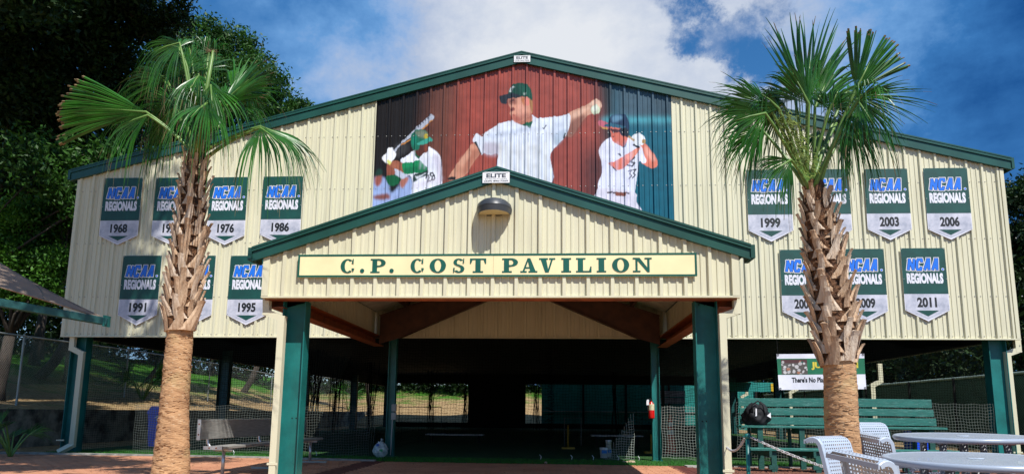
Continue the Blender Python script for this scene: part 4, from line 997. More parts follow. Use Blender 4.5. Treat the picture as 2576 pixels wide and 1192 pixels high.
    for lv in range(nlev):
        z = zb_+.03+(zt_-zb_-.02)*lv/nlev; f = (z-zb_)/(zt_-zb_); r0 = np.interp(f, [0, .06, .3, .8, 1], r_boot)
        for k in range(nper):
            w = 2*math.pi*(k+.5*(lv % 2))/nper+random.uniform(-.14, .14)+.3; c = cen(z)
            me = var[(lv % 2)+2*random.randrange(3)]
            o = bpy.data.objects.new('leaf_base', me); col.objects.link(o); o.parent = root
            sc = random.uniform(.85, 1.15)*np.interp(f, [0, .15, 1], [1.0, .85, .62])
            o.location = Vector(c+np.array([math.cos(w)*r0*.90, math.sin(w)*r0*.90, random.uniform(-.02, .02)])-org[root]); o.rotation_euler = (random.uniform(-.05, .08), random.uniform(-.06, .06), w+math.pi/2); o.scale = (sc, sc*random.uniform(.8, 1.25), sc*random.uniform(.9, 1.15))
    return root, cen
# left palm
YL = 6.9
ax = [U(429, 1192, YL), U(440, 1000, YL), U(452, 850, YL), U(466, 700, YL), U(480, 560, YL), U(494, 400, YL)]
ax = [np.array([ax[0][0]-.05, YL, -.2])]+ax
zb_ = U(455, 822, YL)[2]; zt_ = U(494, 395, YL)[2]
pl, cenL = palm('palm_tree', ax, [.205, .178, .14, .125], [.13, .145, .145, .12, .085], zb_, zt_, 'sabal palm left of the porch with a trimmed fan reaching left', 3, 17, 7)
cr_ = U(496, 395, YL)
def FL(root, Y, cr, hub, tip, dh, dt, spread, **k):
    K_ = 1.0 if k.get('trim') else 1.17; tip = (hub[0]+(tip[0]-hub[0])*K_, hub[1]+(tip[1]-hub[1])*K_)
    frond(root, cr+np.array([random.uniform(-.05, .05), random.uniform(-.05, .05), -.05]), U(*hub, Y+dh), U(*tip, Y+dt), spread, **k)
FL(pl, YL, cr_, (368, 282), (142, 262), -.2, -.25, 25, n=36, droop=.05, trim=1, curl=.05, face=(0, -1, .1))
FL(pl, YL, cr_, (372, 290), (250, 320), -.2, -.35, 48, n=30, droop=.75, curl=.2)
FL(pl, YL, cr_, (452, 108), (345, 130), -.15, -.3, 70, n=46, droop=.62, curl=.3)
FL(pl, YL, cr_, (450, 120), (395, 95), .2, .45, 75, n=44, droop=.9, curl=.2)
FL(pl, YL, cr_, (525, 135), (520, 50), .25, .1, 60, n=36, droop=.6, curl=.4)
FL(pl, YL, cr_, (530, 215), (540, 330), -.35, -.45, 60, n=40, droop=.5, curl=.3)
FL(pl, YL, cr_, (558, 262), (676, 150), -.2, -.25, 44, n=40, droop=.10, curl=.1, face=(-.35, -1, .55))
FL(pl, YL, cr_, (560, 250), (640, 190), .1, .3, 60, n=40, droop=.6, curl=.3)
FL(pl, YL, cr_, (585, 235), (690, 130), .3, .5, 55, n=38, droop=.35, curl=.2)
FL(pl, YL, cr_, (420, 200), (330, 130), .3, .5, 60, n=40, droop=.5, curl=.3)
FL(pl, YL, cr_, (600, 255), (700, 262), .35, .6, 50, n=36, droop=.5, curl=.2)
FL(pl, YL, cr_, (655, 322), (745, 372), -.2, -.4, 78, n=54, droop=.62, curl=.45, face=(.1, -.6, .9))
FL(pl, YL, cr_, (655, 318), (812, 372), -.1, .1, 42, n=30, droop=.45, curl=.2, face=(.1, -.5, .9))
FL(pl, YL, cr_, (520, 260), (450, 300), -.5, -.9, 75, n=40, droop=.8, curl=.4)
FL(pl, YL, cr_, (440, 270), (360, 330), .3, .6, 60, n=40, droop=.75, curl=.3)
FL(pl, YL, cr_, (470, 240), (420, 180), .4, .8, 70, n=44, droop=.8, curl=.3)
FL(pl, YL, cr_, (545, 240), (600, 320), .4, .8, 70, n=40, droop=.7, curl=.3)
FL(pl, YL, cr_, (500, 190), (470, 220), -.1, -.5, 75, n=40, droop=.9, curl=.4)
def extra(root, Y, cr, n, seed, x0, x1, y0, y1, rad):
    random.seed(seed)
    for _ in range(n):
        hx, hy = random.uniform(x0, x1), random.uniform(y0, y1); cx_, cy_ = (x0+x1)/2, y1+40
        dx, dy_ = hx-cx_, hy-cy_; l = math.hypot(dx, dy_); dd = random.uniform(-.45, .6)
        FL(root, Y, cr, (hx, hy), (hx+dx/l*rad, hy+dy_/l*rad*.7), dd, dd*1.8, 65, n=30, droop=random.uniform(.5, .95), curl=.3)
extra(pl, YL, cr_, 8, 21, 400, 610, 150, 310, 130)
mb = MB()                                        # cut stalks without leaves
for tp, dy in (((537, 128), -.3), ((520, 245), -.35), ((555, 255), -.25), ((468, 290), -.2)):
    a, b = cr_+np.array([0, -.05, -.1]), U(*tp, YL+dy); mb.tube([a, (a+b)/2+[0, 0, .02], b], [.030, .022, .017], 7)
mb.build('cut_stalks', petiole_m, pl, True)
mb = MB(); a = U(535, 130, YL-.3)
for _ in range(26): mb.tube([a, a+np.array([random.uniform(-.12, .08), random.uniform(-.04, .04), random.uniform(-.03, .05)])], [.004, .001], 4)
mb.build('dry_leaf_stub', palm_tip, pl)
# right palm
YR = 6.35
ax = [U(2128, 1190, YR), U(2118, 1090, YR), U(2112, 920, YR), U(2098, 800, YR), U(2075, 650, YR), U(2048, 480, YR)]
ax = [np.array([ax[0][0]+.01, YR, -.25])]+ax
zb_ = U(2110, 905, YR)[2]; zt_ = U(2048, 480, YR)[2]
pr_, cenR = palm('palm_tree', ax, [.148, .145, .138, .134], [.128, .145, .165, .135, .08], zb_, zt_, 'sabal palm behind the grey chairs with a trimmed fan reaching right', 11, 17, 7)
cr_ = U(2044, 482, YR)
FL(pr_, YR, cr_, (2030, 262), (2045, 45), .1, .15, 38, n=34, droop=.05, curl=.1)
FL(pr_, YR, cr_, (2035, 262), (1965, 120), -.2, -.3, 50, n=34, droop=.25, curl=.3)
FL(pr_, YR, cr_, (2050, 270), (2115, 120), -.1, .2, 50, n=34, droop=.22, curl=.3)
FL(pr_, YR, cr_, (2152, 228), (2226, 82), -.2, -.3, 40, n=34, droop=.02, trim=1, curl=.05, face=(.2, -1, -.1), wmul=1.25)
FL(pr_, YR, cr_, (2165, 240), (2325, 240), -.2, -.3, 40, n=20, droop=.08, curl=.2, wmul=.9)
FL(pr_, YR, cr_, (2155, 250), (2230, 350), -.3, -.5, 55, n=34, droop=.45, curl=.3)
FL(pr_, YR, cr_, (1935, 268), (1795, 205), -.2, -.2, 50, n=44, droop=.25, curl=.3)
FL(pr_, YR, cr_, (1925, 285), (1790, 305), -.3, -.5, 60, n=48, droop=.38, curl=.3)
FL(pr_, YR, cr_, (1915, 325), (1805, 380), .2, .3, 60, n=44, droop=.42, curl=.3)
FL(pr_, YR, cr_, (1990, 402), (1915, 440), -.35, -.5, 62, n=46, droop=.55, curl=.4)
FL(pr_, YR, cr_, (2000, 250), (1900, 190), .3, .6, 60, n=44, droop=.6, curl=.3)
FL(pr_, YR, cr_, (2085, 270), (2150, 240), .4, .8, 70, n=40, droop=.5, curl=.3)
FL(pr_, YR, cr_, (2140, 310), (2205, 400), .2, .4, 60, n=44, droop=.5, curl=.3)
FL(pr_, YR, cr_, (2110, 300), (2130, 360), .5, 1.0, 70, n=44, droop=.7, curl=.3)
FL(pr_, YR, cr_, (1970, 260), (1880, 330), .4, .9, 70, n=44, droop=.6, curl=.3)
FL(pr_, YR, cr_, (2060, 330), (2050, 400), .3, .2, 60, n=30, droop=.5, curl=.4)
FL(pr_, YR, cr_, (2130, 230), (2205, 250), .3, .5, 60, n=40, droop=.6, curl=.3)
extra(pr_, YR, cr_, 3, 22, 1930, 2170, 230, 380, 150)
# flower stalks of the right palm
mb = MB()
for _ in range(520):
    q = random.random(); a = U(2040-60*(1-q)+random.gauss(0, 15), 440-150*(1-q)+random.gauss(0, 10), YR-.25+random.uniform(-.1, .1))
    b = a+np.array([random.gauss(0, .035), random.gauss(0, .03), random.uniform(-.05, .05)]); u = np.array([.004, 0, .002])
    mb.add([a-u, a+u, b+u*.6, b-u*.6], [(0, 1, 2, 3)])
tag(mb.build('flower_cluster', mat('palm_flower', (.15, .20, .02), .8, c2=(.07, .10, .012), vs=9), pr_), kind='stuff')

# ------------------------------------------------------------------ broadleaf trees
leafA = mat('oak_leaf_dark', (.020, .052, .009), .6, c2=(.006, .018, .004), vs=.9, transl=.2, spec=.25)
leafB = mat('leaf_green', (.045, .13, .012), .55, c2=(.012, .045, .006), vs=.8, transl=.25, spec=.3)
leafC = mat('leaf_bright', (.085, .23, .018), .55, c2=(.02, .075, .008), vs=.9, transl=.25, spec=.3)
bark = mat('oak_bark', (.06, .045, .033), .95, c2=(.03, .024, .02), vs=6, bump=.8, bs=18, stretch=(3, 3, .6))
def leaves(centers, radii, n, size):
    C = np.array(centers, float); R_ = np.array(radii, float); w = R_**2.2; w = w/w.sum(); idx = rng.choice(len(C), n, p=w)
    # each clump is made of twig tufts, denser towards the outside
    nt_ = max(8, n//26); tidx = rng.choice(len(C), nt_, p=w); dv = rng.normal(size=(nt_, 3)); dv /= np.linalg.norm(dv, axis=1)[:, None]
    tc_ = C[tidx]+dv*(R_[tidx]*rng.uniform(.55, 1.12, nt_))[:, None]*np.array([1, 1, .85])
    k_ = rng.integers(0, nt_, n); P = tc_[k_]+rng.normal(size=(n, 3))*size*2.1
    a = rng.normal(size=(n, 3)); a /= np.linalg.norm(a, axis=1)[:, None]; b = np.cross(a, rng.normal(size=(n, 3))); b /= np.linalg.norm(b, axis=1)[:, None]; s_ = (size*rng.uniform(.6, 1.3, n))[:, None]
    V = np.stack([P-a*s_, P+b*s_*.42, P+a*s_, P-b*s_*.42], 1).reshape(-1, 3)
    return V, np.arange(4*n).reshape(-1, 4), tc_
def tree(name, base, centers, radii, n, size, lm, label, group=None, tr=.3, moss=False, ltag='tree', nl=99):
    root = empty(name, base, label, ltag, group)
    V, F, T = leaves(centers, radii, n, size); mesh_np('crown', V, F, lm, root)
    mb = MB(); top = np.mean(centers, 0); b = np.array(base, float); fork = b+(top-b)*.35; fork[0] = b[0]+(top[0]-b[0])*.15; fork[1] = b[1]+(top[1]-b[1])*.15
    mb.tube([b+[0, 0, -.3], b+[0, 0, .4], (b+fork)/2, fork], [tr*1.5, tr*1.1, tr, tr*.85], 10)
    for c in centers[:nl]:
        c = np.array(c); md = (fork+c)/2+rng.normal(0, .25, 3); mb.tube([fork, md, c], [tr*.42, tr*.2, tr*.05], 6)
        for q in T[rng.integers(0, len(T), 3)]:
            if np.linalg.norm(q-c) < 3: mb.tube([c, (c+q)/2, q], [tr*.09, tr*.05, .01], 4)
    mb.build('trunk', bark, root, True)
    return root
def cl(lst, Y, f=None):
    C = []; R_ = []
    for vx, vy, r, dy in lst:
        p = U(vx, vy, Y+dy); sc = np.linalg.norm(U(vx+1, vy, Y+dy)-p); C.append(p); R_.append(r*sc)
    return C, R_
tz = lambda x, y: float(terrain(np.array([float(x)]), np.array([float(y)]))[0])
C, R_ = cl([(60, 90, 110, -2), (180, 60, 95, -1), (290, 30, 75, 0), (60, 260, 110, -1), (190, 210, 95, 0), (300, 150, 60, 0), (250, 330, 80, 0), (90, 420, 100, 0), (240, 440, 60, 1), (-60, 180, 120, -2), (-40, 500, 110, 0), (380, 50, 55, 0), (320, 250, 50, 1), (120, -60, 120, -3), (300, -70, 90, -2), (-80, 0, 140, -3), (180, 560, 45, 1)], 22)
for (x, y, z, r) in ((-13.5, 16, 15.0, 1.6), (-11.5, 16, 15.6, 1.4), (-16, 16, 15, 1.8), (-18.5, 17, 14.5, 1.9), (-12.5, 18.5, 16.3, 1.6), (-15.5, 19, 16.3, 1.8), (-14, 15.5, 12.2, 1.2), (-16.5, 15.5, 12.5, 1.6), (-18, 15, 10.5, 1.5)):  # crown clumps above the view, added to shade the oak below them
    C.append(np.array([x, y, z])); R_.append(r)
t1 = tree('oak_tree', (-19.5, 22, tz(-19.5, 22)), C, R_, 190000, .105, leafA, 'big dark live oak towering over the left end of the pavilion', tr=.17, nl=9)
mb = MB()                                        # bare overhanging branch against the sky
def vb(lst, Y, r): mb.tube([U(a, b, Y) for a, b in lst], list(np.linspace(r, .008, len(lst))), 6)
vb([(330, 40), (400, 45), (455, 28), (475, -10)], 21, .07); vb([(400, 45), (440, 60), (482, 66)], 21, .04); vb([(440, 40), (470, 30), (480, 10)], 21, .02); vb([(370, 45), (410, 90), (425, 110)], 21, .03); vb([(400, 60), (360, 90), (350, 110)], 21, .02)
mb.build('branch', bark, t1, True)
C2, R2 = cl([(440, 40, 26, 0), (470, 60, 14, 0), (410, 88, 18, 0), (380, 60, 25, 0), (455, 5, 18, 0)], 21)
V, F, _ = leaves(C2, R2, 2600, .08); mesh_np('leaf_sprays', V, F, leafA, t1)
# spanish moss
mo = []; mf = []
for _ in range(500):
    vx, vy = random.choice([(250, 500), (90, 600), (200, 600), (160, 540)]); p = U(vx+random.gauss(0, 14), vy+random.gauss(0, 25), 20+random.random()); l = random.uniform(.3, 1.1); w = .012
    b0 = len(mo); q = p+np.array([random.gauss(0, .06), random.gauss(0, .05), -l]); mo += [p-[w, 0, 0], p+[w, 0, 0], q+[w*.3, 0, 0], q-[w*.3, 0, 0]]; mf.append((b0, b0+1, b0+2, b0+3))
mesh_np('spanish_moss', np.array(mo), np.array(mf), mat('grey_moss', (.035, .042, .025), .95, c2=(.018, .02, .013), vs=4), t1)
C, R_ = cl([(520, 110, 62, 0), (590, 130, 58, 1), (645, 190, 55, 0), (690, 215, 34, 0), (620, 260, 70, 0), (540, 220, 80, 0), (450, 180, 80, 0), (480, 300, 80, 0), (390, 240, 70, 0), (380, 330, 70, 0), (660, 280, 40, 1)], 29)
tree('oak_tree', (-17, 30, tz(-17, 30)), C, R_, 52000, .10, leafB, 'leafy green oak rising above the roof behind the left palm', tr=.4)
C, R_ = cl([(742, 270, 24, 0), (715, 285, 22, 0), (765, 278, 14, 0)], 33)
tree('oak_tree', (-12.6, 46, tz(-12.6, 46)), [np.array(c) for c in C], R_, 2600, .10, leafB, 'small tree top peeping over the sloping roof edge', tr=.12)
C, R_ = cl([(40, 560, 60, 0), (110, 590, 50, 1), (150, 520, 45, 1), (60, 650, 55, 0), (140, 660, 42, 0), (20, 720, 50, 0), (110, 725, 40, 0), (-40, 620, 70, 0), (190, 470, 34, 1), (280, 390, 30, 2), (240, 410, 26, 2)], 19)
tree('tree', (-16.2, 19, tz(-16.2, 19)), C, R_, 34000, .07, leafC, 'bright green young tree below the dark oak at the left end', tr=.16)
C, R_ = cl([(2560, 500, 40, 0), (2590, 600, 60, 0), (2570, 700, 50, 0), (2600, 780, 60, 0), (2560, 830, 40, 0), (2620, 480, 60, 0)], 26)
tree('tree', (16.8, 26, tz(16.8, 26)), C, R_, 22000, .09, leafA, 'dark tree beside the right end of the pavilion', tr=.2)
# trees beyond the hall
def bgtree(x, y, h, r, lm, label, tr=.16, n=9000, nm='tree'):
    z = tz(x, y); C = [(x+rng.normal(0, r*.5), y+rng.normal(0, r*.4), z+h*(.62+.3*rng.random())) for _ in range(6)]
    tree(nm, (x, y, z), C, [r*.6]*6, n, .13, lm, label, 'background trees beyond the hillside', tr)
BG = [(-34, 26, 9, 4, leafA), (-38, 36, 10, 4, leafB), (-33, 44, 9, 4, leafA), (-28, 54, 9, 4, leafB), (-21, 60, 9, 4, leafC), (-14, 63, 8, 3.6, leafB), (-7, 64, 8, 3.6, leafC), (0, 64, 8, 3.6, leafC), (7, 62, 8, 3.6, leafB), (15, 56, 8, 3.5, leafA), (21, 46, 8, 3.5, leafA), (24, 36, 8, 3.5, leafA), (25, 27, 8, 3.5, leafA), (24, 20, 7, 3, leafA)]
wh = ['far left of the hill', 'left hill beside the dark oak', 'left hill behind the fence', 'left hill corner', 'left of the hall', 'behind the hall, left', 'behind the back opening, left', 'behind the back opening', 'behind the teal screen', 'behind the right back corner', 'right, far behind the screened fence', 'right behind the screened fence', 'right beside the far fence', 'at the right end beyond the fence']
for (x, y, h, r, lm), w_ in zip(BG, wh): bgtree(x, y, h, r, lm, 'shady background tree '+w_, tr=.22)
for k, (x, y) in enumerate([(-24, 30), (-22.5, 38), (-20, 27), (-27, 34)]):
    z = tz(x, y); C = [(x+rng.normal(0, 1.2), y+rng.normal(0, 1.2), z+6.5+rng.random()*2) for _ in range(4)]
    tree('tree', (x, y, z), C, [1.5]*4, 7000, .12, leafA, 'slim dark trunk with high leaves on the slope, '+['nearest the fence', 'farther back', 'leftmost', 'deep in the shade'][k], 'slim trees on the slope', .2)
for k, (x, y) in enumerate([(-18.5, 18), (-19, 26), (-20, 35), (-19, 44)]):  # mostly hidden oaks, added to put the slope in shade
    z = tz(x, y); C = [(x+4+rng.normal(0, 1.6), y+rng.normal(0, 2.2), z+5.2+rng.random()*1.6) for _ in range(7)]
    tree('oak_tree', (x-1.5, y, z), C, [1.1]*7, 15000, .085, leafB, 'low spreading oak added to shade the slope, '+['nearest the corner of the hall', 'beside the left fence', 'farther along the left fence', 'at the far end of the left fence'][k], 'oaks added to shade the slope', .2)
# shade-giving oak standing left of the forecourt, its limbs reach over the frame
C = []; R_ = []
for (x, y, z, r) in ((-10.5, YB, 1.6, .7), (-10.4, YB, .8, .7), (-10.6, YB, 1.4, .8), (-10.9, YB, .3, .9), (-10.7, YB, 2.8, .9), (-10.6, YB, 4.0, .85), (-10.5, YB, 5.1, .8), (-10.3, YB, 6.1, .75), (-11.4, YB, 5.2, 1.0), (-11.6, YB, 3.2, 1.0), (-9.8, YB, 4.7, .42), (-9.5, YB, 3.5, .38), (-9.0, YB, 5.4, .30), (-8.6, YB, 2.9, .25), (-9.6, YB, 6.3, .35)):
    t_ = 7.1; C.append((x+.62*t_, y-t_, z+1.55*t_)); R_.append(r)
for (x, y, z, r) in ((-9.2, 12.2, 0, .8), (-7.6, 11.4, 0, .6), (-10.8, 12.6, 0, .9), (-6.6, 12.6, 0, .4), (-12.2, 13.5, 0, 1.), (-8.2, 10.6, 0, .5), (-13.5, 16, 1, 1.2), (-14.5, 19, 1.4, 1.2), (-12.8, 18.5, .6, .9), (-15.5, 15.5, 1.5, 1.2)):
    t_ = (y-5.5); C.append((x+.62*t_, y-t_, z+1.55*t_)); R_.append(r)
pass
tree('oak_tree', (-13.5, 4.5, 0), C, R_, 72000, .11, leafB, 'tall oak left of the forecourt that shades the corner of the wall', tr=.4)
# dense woodland round the grounds
Cw = []; Rw = []
for (x, y) in [(-31+2.2*math.sin(k*2.3), 14+k*3.1) for k in range(15)]+[(-27+k*3.4, 58+2*math.sin(k*1.9)) for k in range(14)]+[(19+1.5*math.sin(k*2.1), 57-k*3.3) for k in range(14)]:
    for h_ in (1.0, 3.0, 5.2): Cw.append((x+rng.normal(0, 1.), y+rng.normal(0, 1.), tz(x, y)+h_)); Rw.append(rng.uniform(2.0, 2.8))
V, F, _ = leaves(Cw, Rw, 280000, .165)
tag(mesh_np('woodland', V, F, leafA), 'dense dark woodland undergrowth behind the hill and the fences', 'woodland', kind='stuff')
# palmetto bushes
def bush(px, py, z, h, n, label, seed):
    random.seed(seed); root = empty('palmetto_bush', (px, py, z), label, 'shrub')
    for k in range(n):
        a = random.uniform(0, 6.283); hub = np.array([px+math.cos(a)*h*.35, py+math.sin(a)*h*.35, z+h*random.uniform(.45, .8)]); tp = hub+np.array([math.cos(a)*h*.5, math.sin(a)*h*.5, h*random.uniform(-.1, .45)])
        frond(root, np.array([px, py, z]), hub, tp, 65, n=22, droop=.3, curl=.2, face=(math.cos(a)*.3, -1, .6))
g = U(360, 985, 26); bush(g[0], 26, tz(g[0], 26)-.1, 1.6, 11, 'dark palmetto bush on the slope seen beside the left palm trunk', 5)
g = U(85, 1010, 12.4); bush(g[0]-.5, 12.6, 0, .8, 8, 'low palmetto at the foot of the retaining wall', 6)
g = U(865, 1000, 44); bush(g[0], 45, tz(g[0], 45), 1.8, 7, 'green palmetto behind the hall seen through the side bay', 8)

# ------------------------------------------------------------------ retaining wall, fences
rw = tag(MB().box(-13.15, -12.85, 3, 60, -.1, .90).box(-12.85, XL-.3, 48, 48.25, -.1, .88).build('retaining_wall', mat('stained_stucco', (.30, .29, .24), .95, c2=(.045, .042, .036), vs=2.2, bump=.7, bs=40, det=8, ramp=(.38, .6)), None), 'low stained stucco retaining wall at the foot of the slope', 'wall')
def chain_link(root, P, Q_, zf0, zf1, h, pitch=.075, r=.0028, m_=None):
    """diamond wire between two posts"""
    P, Q_ = np.array(P, float), np.array(Q_, float); Lh = np.linalg.norm(Q_-P); d = (Q_-P)/Lh; nrm = np.array([-d[1], d[0]])
    V = []; F = []; n = int((Lh+h)/pitch)
    for s in (1, -1):
        for i in range(n):
            u0 = i*pitch-h if s > 0 else i*pitch; a0, b0 = u0, u0+s*h; z0, z1 = 0., h
            if s > 0:
                if a0 < 0: z0 = -a0; a0 = 0
                if b0 > Lh: z1 = h-(b0-Lh); b0 = Lh
            else:
                if a0 > Lh: z0 = a0-Lh; a0 = Lh
                if b0 < 0: z1 = h+b0; b0 = 0
            if z1-z0 < .02: continue
            for (u, z) in ((a0, z0), (b0, z1)):
                g_ = zf0+(zf1-zf0)*u/Lh; p = P+d*u+nrm*.002*s
                V += [(p[0]-d[0]*r*1.4, p[1]-d[1]*r*1.4, g_+z), (p[0]+d[0]*r*1.4, p[1]+d[1]*r*1.4, g_+z)]
            k = len(V)-4; F.append((k, k+1, k+3, k+2))
    o = mesh_np('wire_mesh', np.array(V), np.array(F), m_ or galv, root); return o
fl = empty('chain_link_fence', (-15, 20, 1.2), 'galvanised chain link fence along the left hillside', 'fence')
FP = [(-13.4, 11.5), (-14.2, 17.3), (-16.6, 25.5), (-16.4, 31.5), (-15.9, 37.5), (-15.6, 43.5), (-15.0, 50)]
for (p, q) in zip(FP[:-1], FP[1:]):
    chain_link(fl, p, q, tz(*p), tz(*q), 1.8); mb = MB(); mb.tube([(*p, tz(*p)+1.82), (*q, tz(*q)+1.82)], .024, 8); mb.build('top_rail', galv, fl)
for p in FP: mb = MB(); mb.tube([(*p, tz(*p)-.1), (*p, tz(*p)+1.86)], .03, 8); mb.build('post', galv, fl)
screen_m = mat('green_windscreen', (.012, .060, .052), .8, c2=(.008, .038, .034), vs=4, bump=.2)
mb = MB()                                       # windscreen patches laced to the left fence
for p, q in ((FP[1], FP[2]),):
    P, Q_ = np.array(p), np.array(q)
    for f0, f1 in ((.0, .99),):
        a, b = P+(Q_-P)*f0+[.0, .05], P+(Q_-P)*f1+[.0, .05]; mb.add([(a[0]-.05, a[1], tz(*a)+.55), (b[0]-.05, b[1], tz(*b)+.45), (b[0]-.05, b[1], tz(*b)+1.78), (a[0]-.05, a[1], tz(*a)+1.78)], [(0, 1, 2, 3)])
pale = bpy.data.materials.new('worn_windscreen'); pale.use_nodes = True; tt_ = pale.node_tree; pb = tt_.nodes['Principled BSDF']; pb.inputs['Base Color'].default_value = (.02, .10, .09, 1); pb.inputs['Roughness'].default_value = .9
nz_ = tt_.nodes.new('ShaderNodeTexNoise'); nz_.inputs['Scale'].default_value = 2; mrr = tt_.nodes.new('ShaderNodeMapRange'); mrr.inputs[1].default_value = .35; mrr.inputs[2].default_value = .65; mrr.inputs[3].default_value = .35; mrr.inputs[4].default_value = .75; tt_.links.new(nz_.outputs[0], mrr.inputs[0]); tt_.links.new(mrr.outputs[0], pb.inputs['Alpha'])
mb.build('windscreen', pale, fl)
# right fence with windscreen
fr = empty('screened_fence', (11, 20, 0), 'dark green windscreened fence along the right side of the hall', 'fence')
ys_ = [11.2, 13.2, 15.3, 17.4, 19.6, 22, 25, 28, 31, 34, 37]
for a, b in zip(ys_[:-1], ys_[1:]):
    V = []; K = 9
    for i in range(K):
        y = a+(b-a)*i/(K-1)
        for z in (.12, .7, 1.3, 1.93): V.append((11.0+.02*math.sin(y*5+z*3)+.012*math.sin(y*13), y, z))
    F = np.array([(i*4+j, (i+1)*4+j, (i+1)*4+j+1, i*4+j+1) for i in range(K-1) for j in range(3)]); mesh_np('screen_panel', V, F, screen_m, fr, True)
    mb = MB(); mb.tube([(10.94, a, 1.98), (10.94, (a+b)/2, 1.985), (10.94, b, 1.98)], .034, 8); mb.build('top_rail', mat('pale_rail', (.24, .33, .30), .5), fr)
    chain_link(fr, (10.93, a), (10.93, b), .05, .05, 1.9, m_=mat('green_wire', (.08, .17, .14), .5))
for y in ys_: mb = MB(); mb.tube([(10.9, y, -.1), (10.9, y, 2.0)], .035, 8); mb.build('post', black, fr)
fr2 = empty('screened_fence', (12.6, 11.1, 0), 'short chain link fence with dark screen at the right edge of the picture', 'fence')
mb = MB(); mb.add([(11.05, 11.15, .1), (15, 11.15, .1), (15, 11.15, 1.95), (11.05, 11.15, 1.95)], [(0, 1, 2, 3)]); mb.build('screen_panel', screen_m, fr2)
chain_link(fr2, (11.0, 11.1), (15, 11.1), .05, .05, 1.9, m_=galv); mb = MB(); mb.tube([(11, 11.1, 1.98), (15, 11.1, 1.98)], .025, 8); mb.build('top_rail', galv, fr2)
mb = MB(); mb.tube([(11, 11.1, 1.0), (15, 11.1, 1.0)], .018, 8); mb.build('mid_rail', galv, fr2)
# outfield wall with distance marker, far right through the hall
ow = empty('outfield_wall', (9, 43.4, 0), 'teal screen wall behind the hall seen through the back openings', 'wall')
a, b = bx_(1362), 12.5
tw_ = mat('teal_screen', (.008, .22, .20), .75, var=.12)
w0, w1 = U(1362, 1000, 44)[0], 12.5
nseg = 5
for i in range(nseg):
    xa, xb = w0+(w1-w0)*i/nseg, w0+(w1-w0)*(i+1)/nseg; mb = MB(); mb.box(xa+.01, xb-.01, 44.0, 44.06, .0, 3.4); mb.build('panel', tw_, ow)
    mb = MB(); mb.box(xb-.09, xb+.03, 43.86, 43.97, 0, 3.4); mb.build('post', black, ow)
mb = MB(); mb.box(w0, w1, 43.93, 43.99, 1.02, 1.07); mb.build('rail', galv, ow)
# grey notice boards on it
nb_ = empty('notice_board', (U(1698, 1000, 43.7)[0], 43.7, 1.4), 'pale grey notice boards on the teal wall behind the traffic cone', 'sign')
for (y0, y1) in ((983, 997), (1000, 1014)):
    p, q = U(1655, y1, 43.7), U(1723, y0, 43.7); mb = MB(); mb.box(p[0], q[0], 43.68, 43.7, p[2], q[2]); mb.build('board', mat('board_grey', (.36, .34, .38), .6, c2=(.16, .15, .18), vs=3), nb_)
mk = empty('distance_marker', (U(1950, 975, 33)[0], 33, 1.3), 'dark green board with a yellow bar and number 3 seen through the net', 'sign')
p, q = U(1930, 985, 33), U(1965, 962, 33); mb = MB(); mb.box(p[0]-3.2, q[0], 33, 33.05, p[2], q[2]); mb.build('board', tw_, mk)
p, q = U(1940, 984, 32.98), U(1948, 964, 32.98); mb = MB(); mb.box(p[0], q[0], 32.97, 32.99, p[2], q[2]); mb.build('yellow_bar', mat('yellow_plastic', (.75, .50, .03), .5), mk)
p, q = U(1951, 983, 32.98), U(1961, 966, 32.98); put_text('number', '3', p[0], q[0], p[2], q[2], 32.97, white, mk, .04)
# ------------------------------------------------------------------ batting cage nets
def net(name, P, Q_, z0, z1, pitch, r, m_, label, wav=.03, sag=.02, shape=None, group=None, parent=None, cat='net'):
    P, Q_ = np.array(P, float), np.array(Q_, float); L_ = np.linalg.norm(Q_-P); d = (Q_-P)/L_; nv = np.array([-d[1], d[0]])
    nu, nz_ = int(L_/pitch)+1, int((z1-z0)/pitch)+1; seed_ = rng.random(4)*6
    def pt(u, z):
        w = wav*(math.sin(u*2.7+seed_[0])+.6*math.sin(u*6.1+z*1.3+seed_[1])); zz = z+sag*math.sin(u*1.9+seed_[2])*(1-(z-z0)/(z1-z0)) + .010*math.sin(u*17+z*5)
        uu = u+.012*math.sin(z*9+u*4+seed_[3]); p = P+d*uu+nv*w; return p[0], p[1], zz
    V = []; F = []
    def strip(pts, vert):
        b = len(V)
        for p in pts:
            if vert: V.append((p[0]-d[0]*r, p[1]-d[1]*r, p[2])); V.append((p[0]+d[0]*r, p[1]+d[1]*r, p[2]))
            else: V.append((p[0], p[1], p[2]-r)); V.append((p[0], p[1], p[2]+r))
        for i in range(len(pts)-1): F.append((b+2*i, b+2*i+1, b+2*i+3, b+2*i+2))
    for i in range(nu):
        u = i*pitch; top = z1 if shape is None else min(z1, shape(u))
        if top-z0 < .06: continue
        strip([pt(u, z) for z in np.linspace(z0, top, max(3, int((top-z0)/.16)))], True)
    for k in range(nz_):
        z = z0+k*pitch; us = np.arange(0, L_, .12)
        if shape is not None: us = np.array([u for u in us if shape(u) > z])
        if len(us) < 2: continue
        strip([pt(u, z) for u in us], False)
    if parent is not None: return mesh_np(name, np.array(V), np.array(F), m_, parent)
    o = mesh_np(name, np.array(V), np.array(F), m_); return tag(o, label, cat, group)
yn = YB+.02
net('cage_net', (XL+.7, yn), (-3.6, yn), .02, 2.45, .048, .0022, netblack, 'black cage net across the left bay behind the aluminium bench')
net('cage_net', (-3.4, yn+.1), (1.95, yn+.1), .3, 2.45, .06, .0019, netblack, 'black cage net hanging across the entrance between the thin teal posts')
net('cage_net', (2.1, yn), (XR-.7, yn), .02, 2.45, .048, .0022, netblack, 'black cage net across the right bay behind the green bleacher')
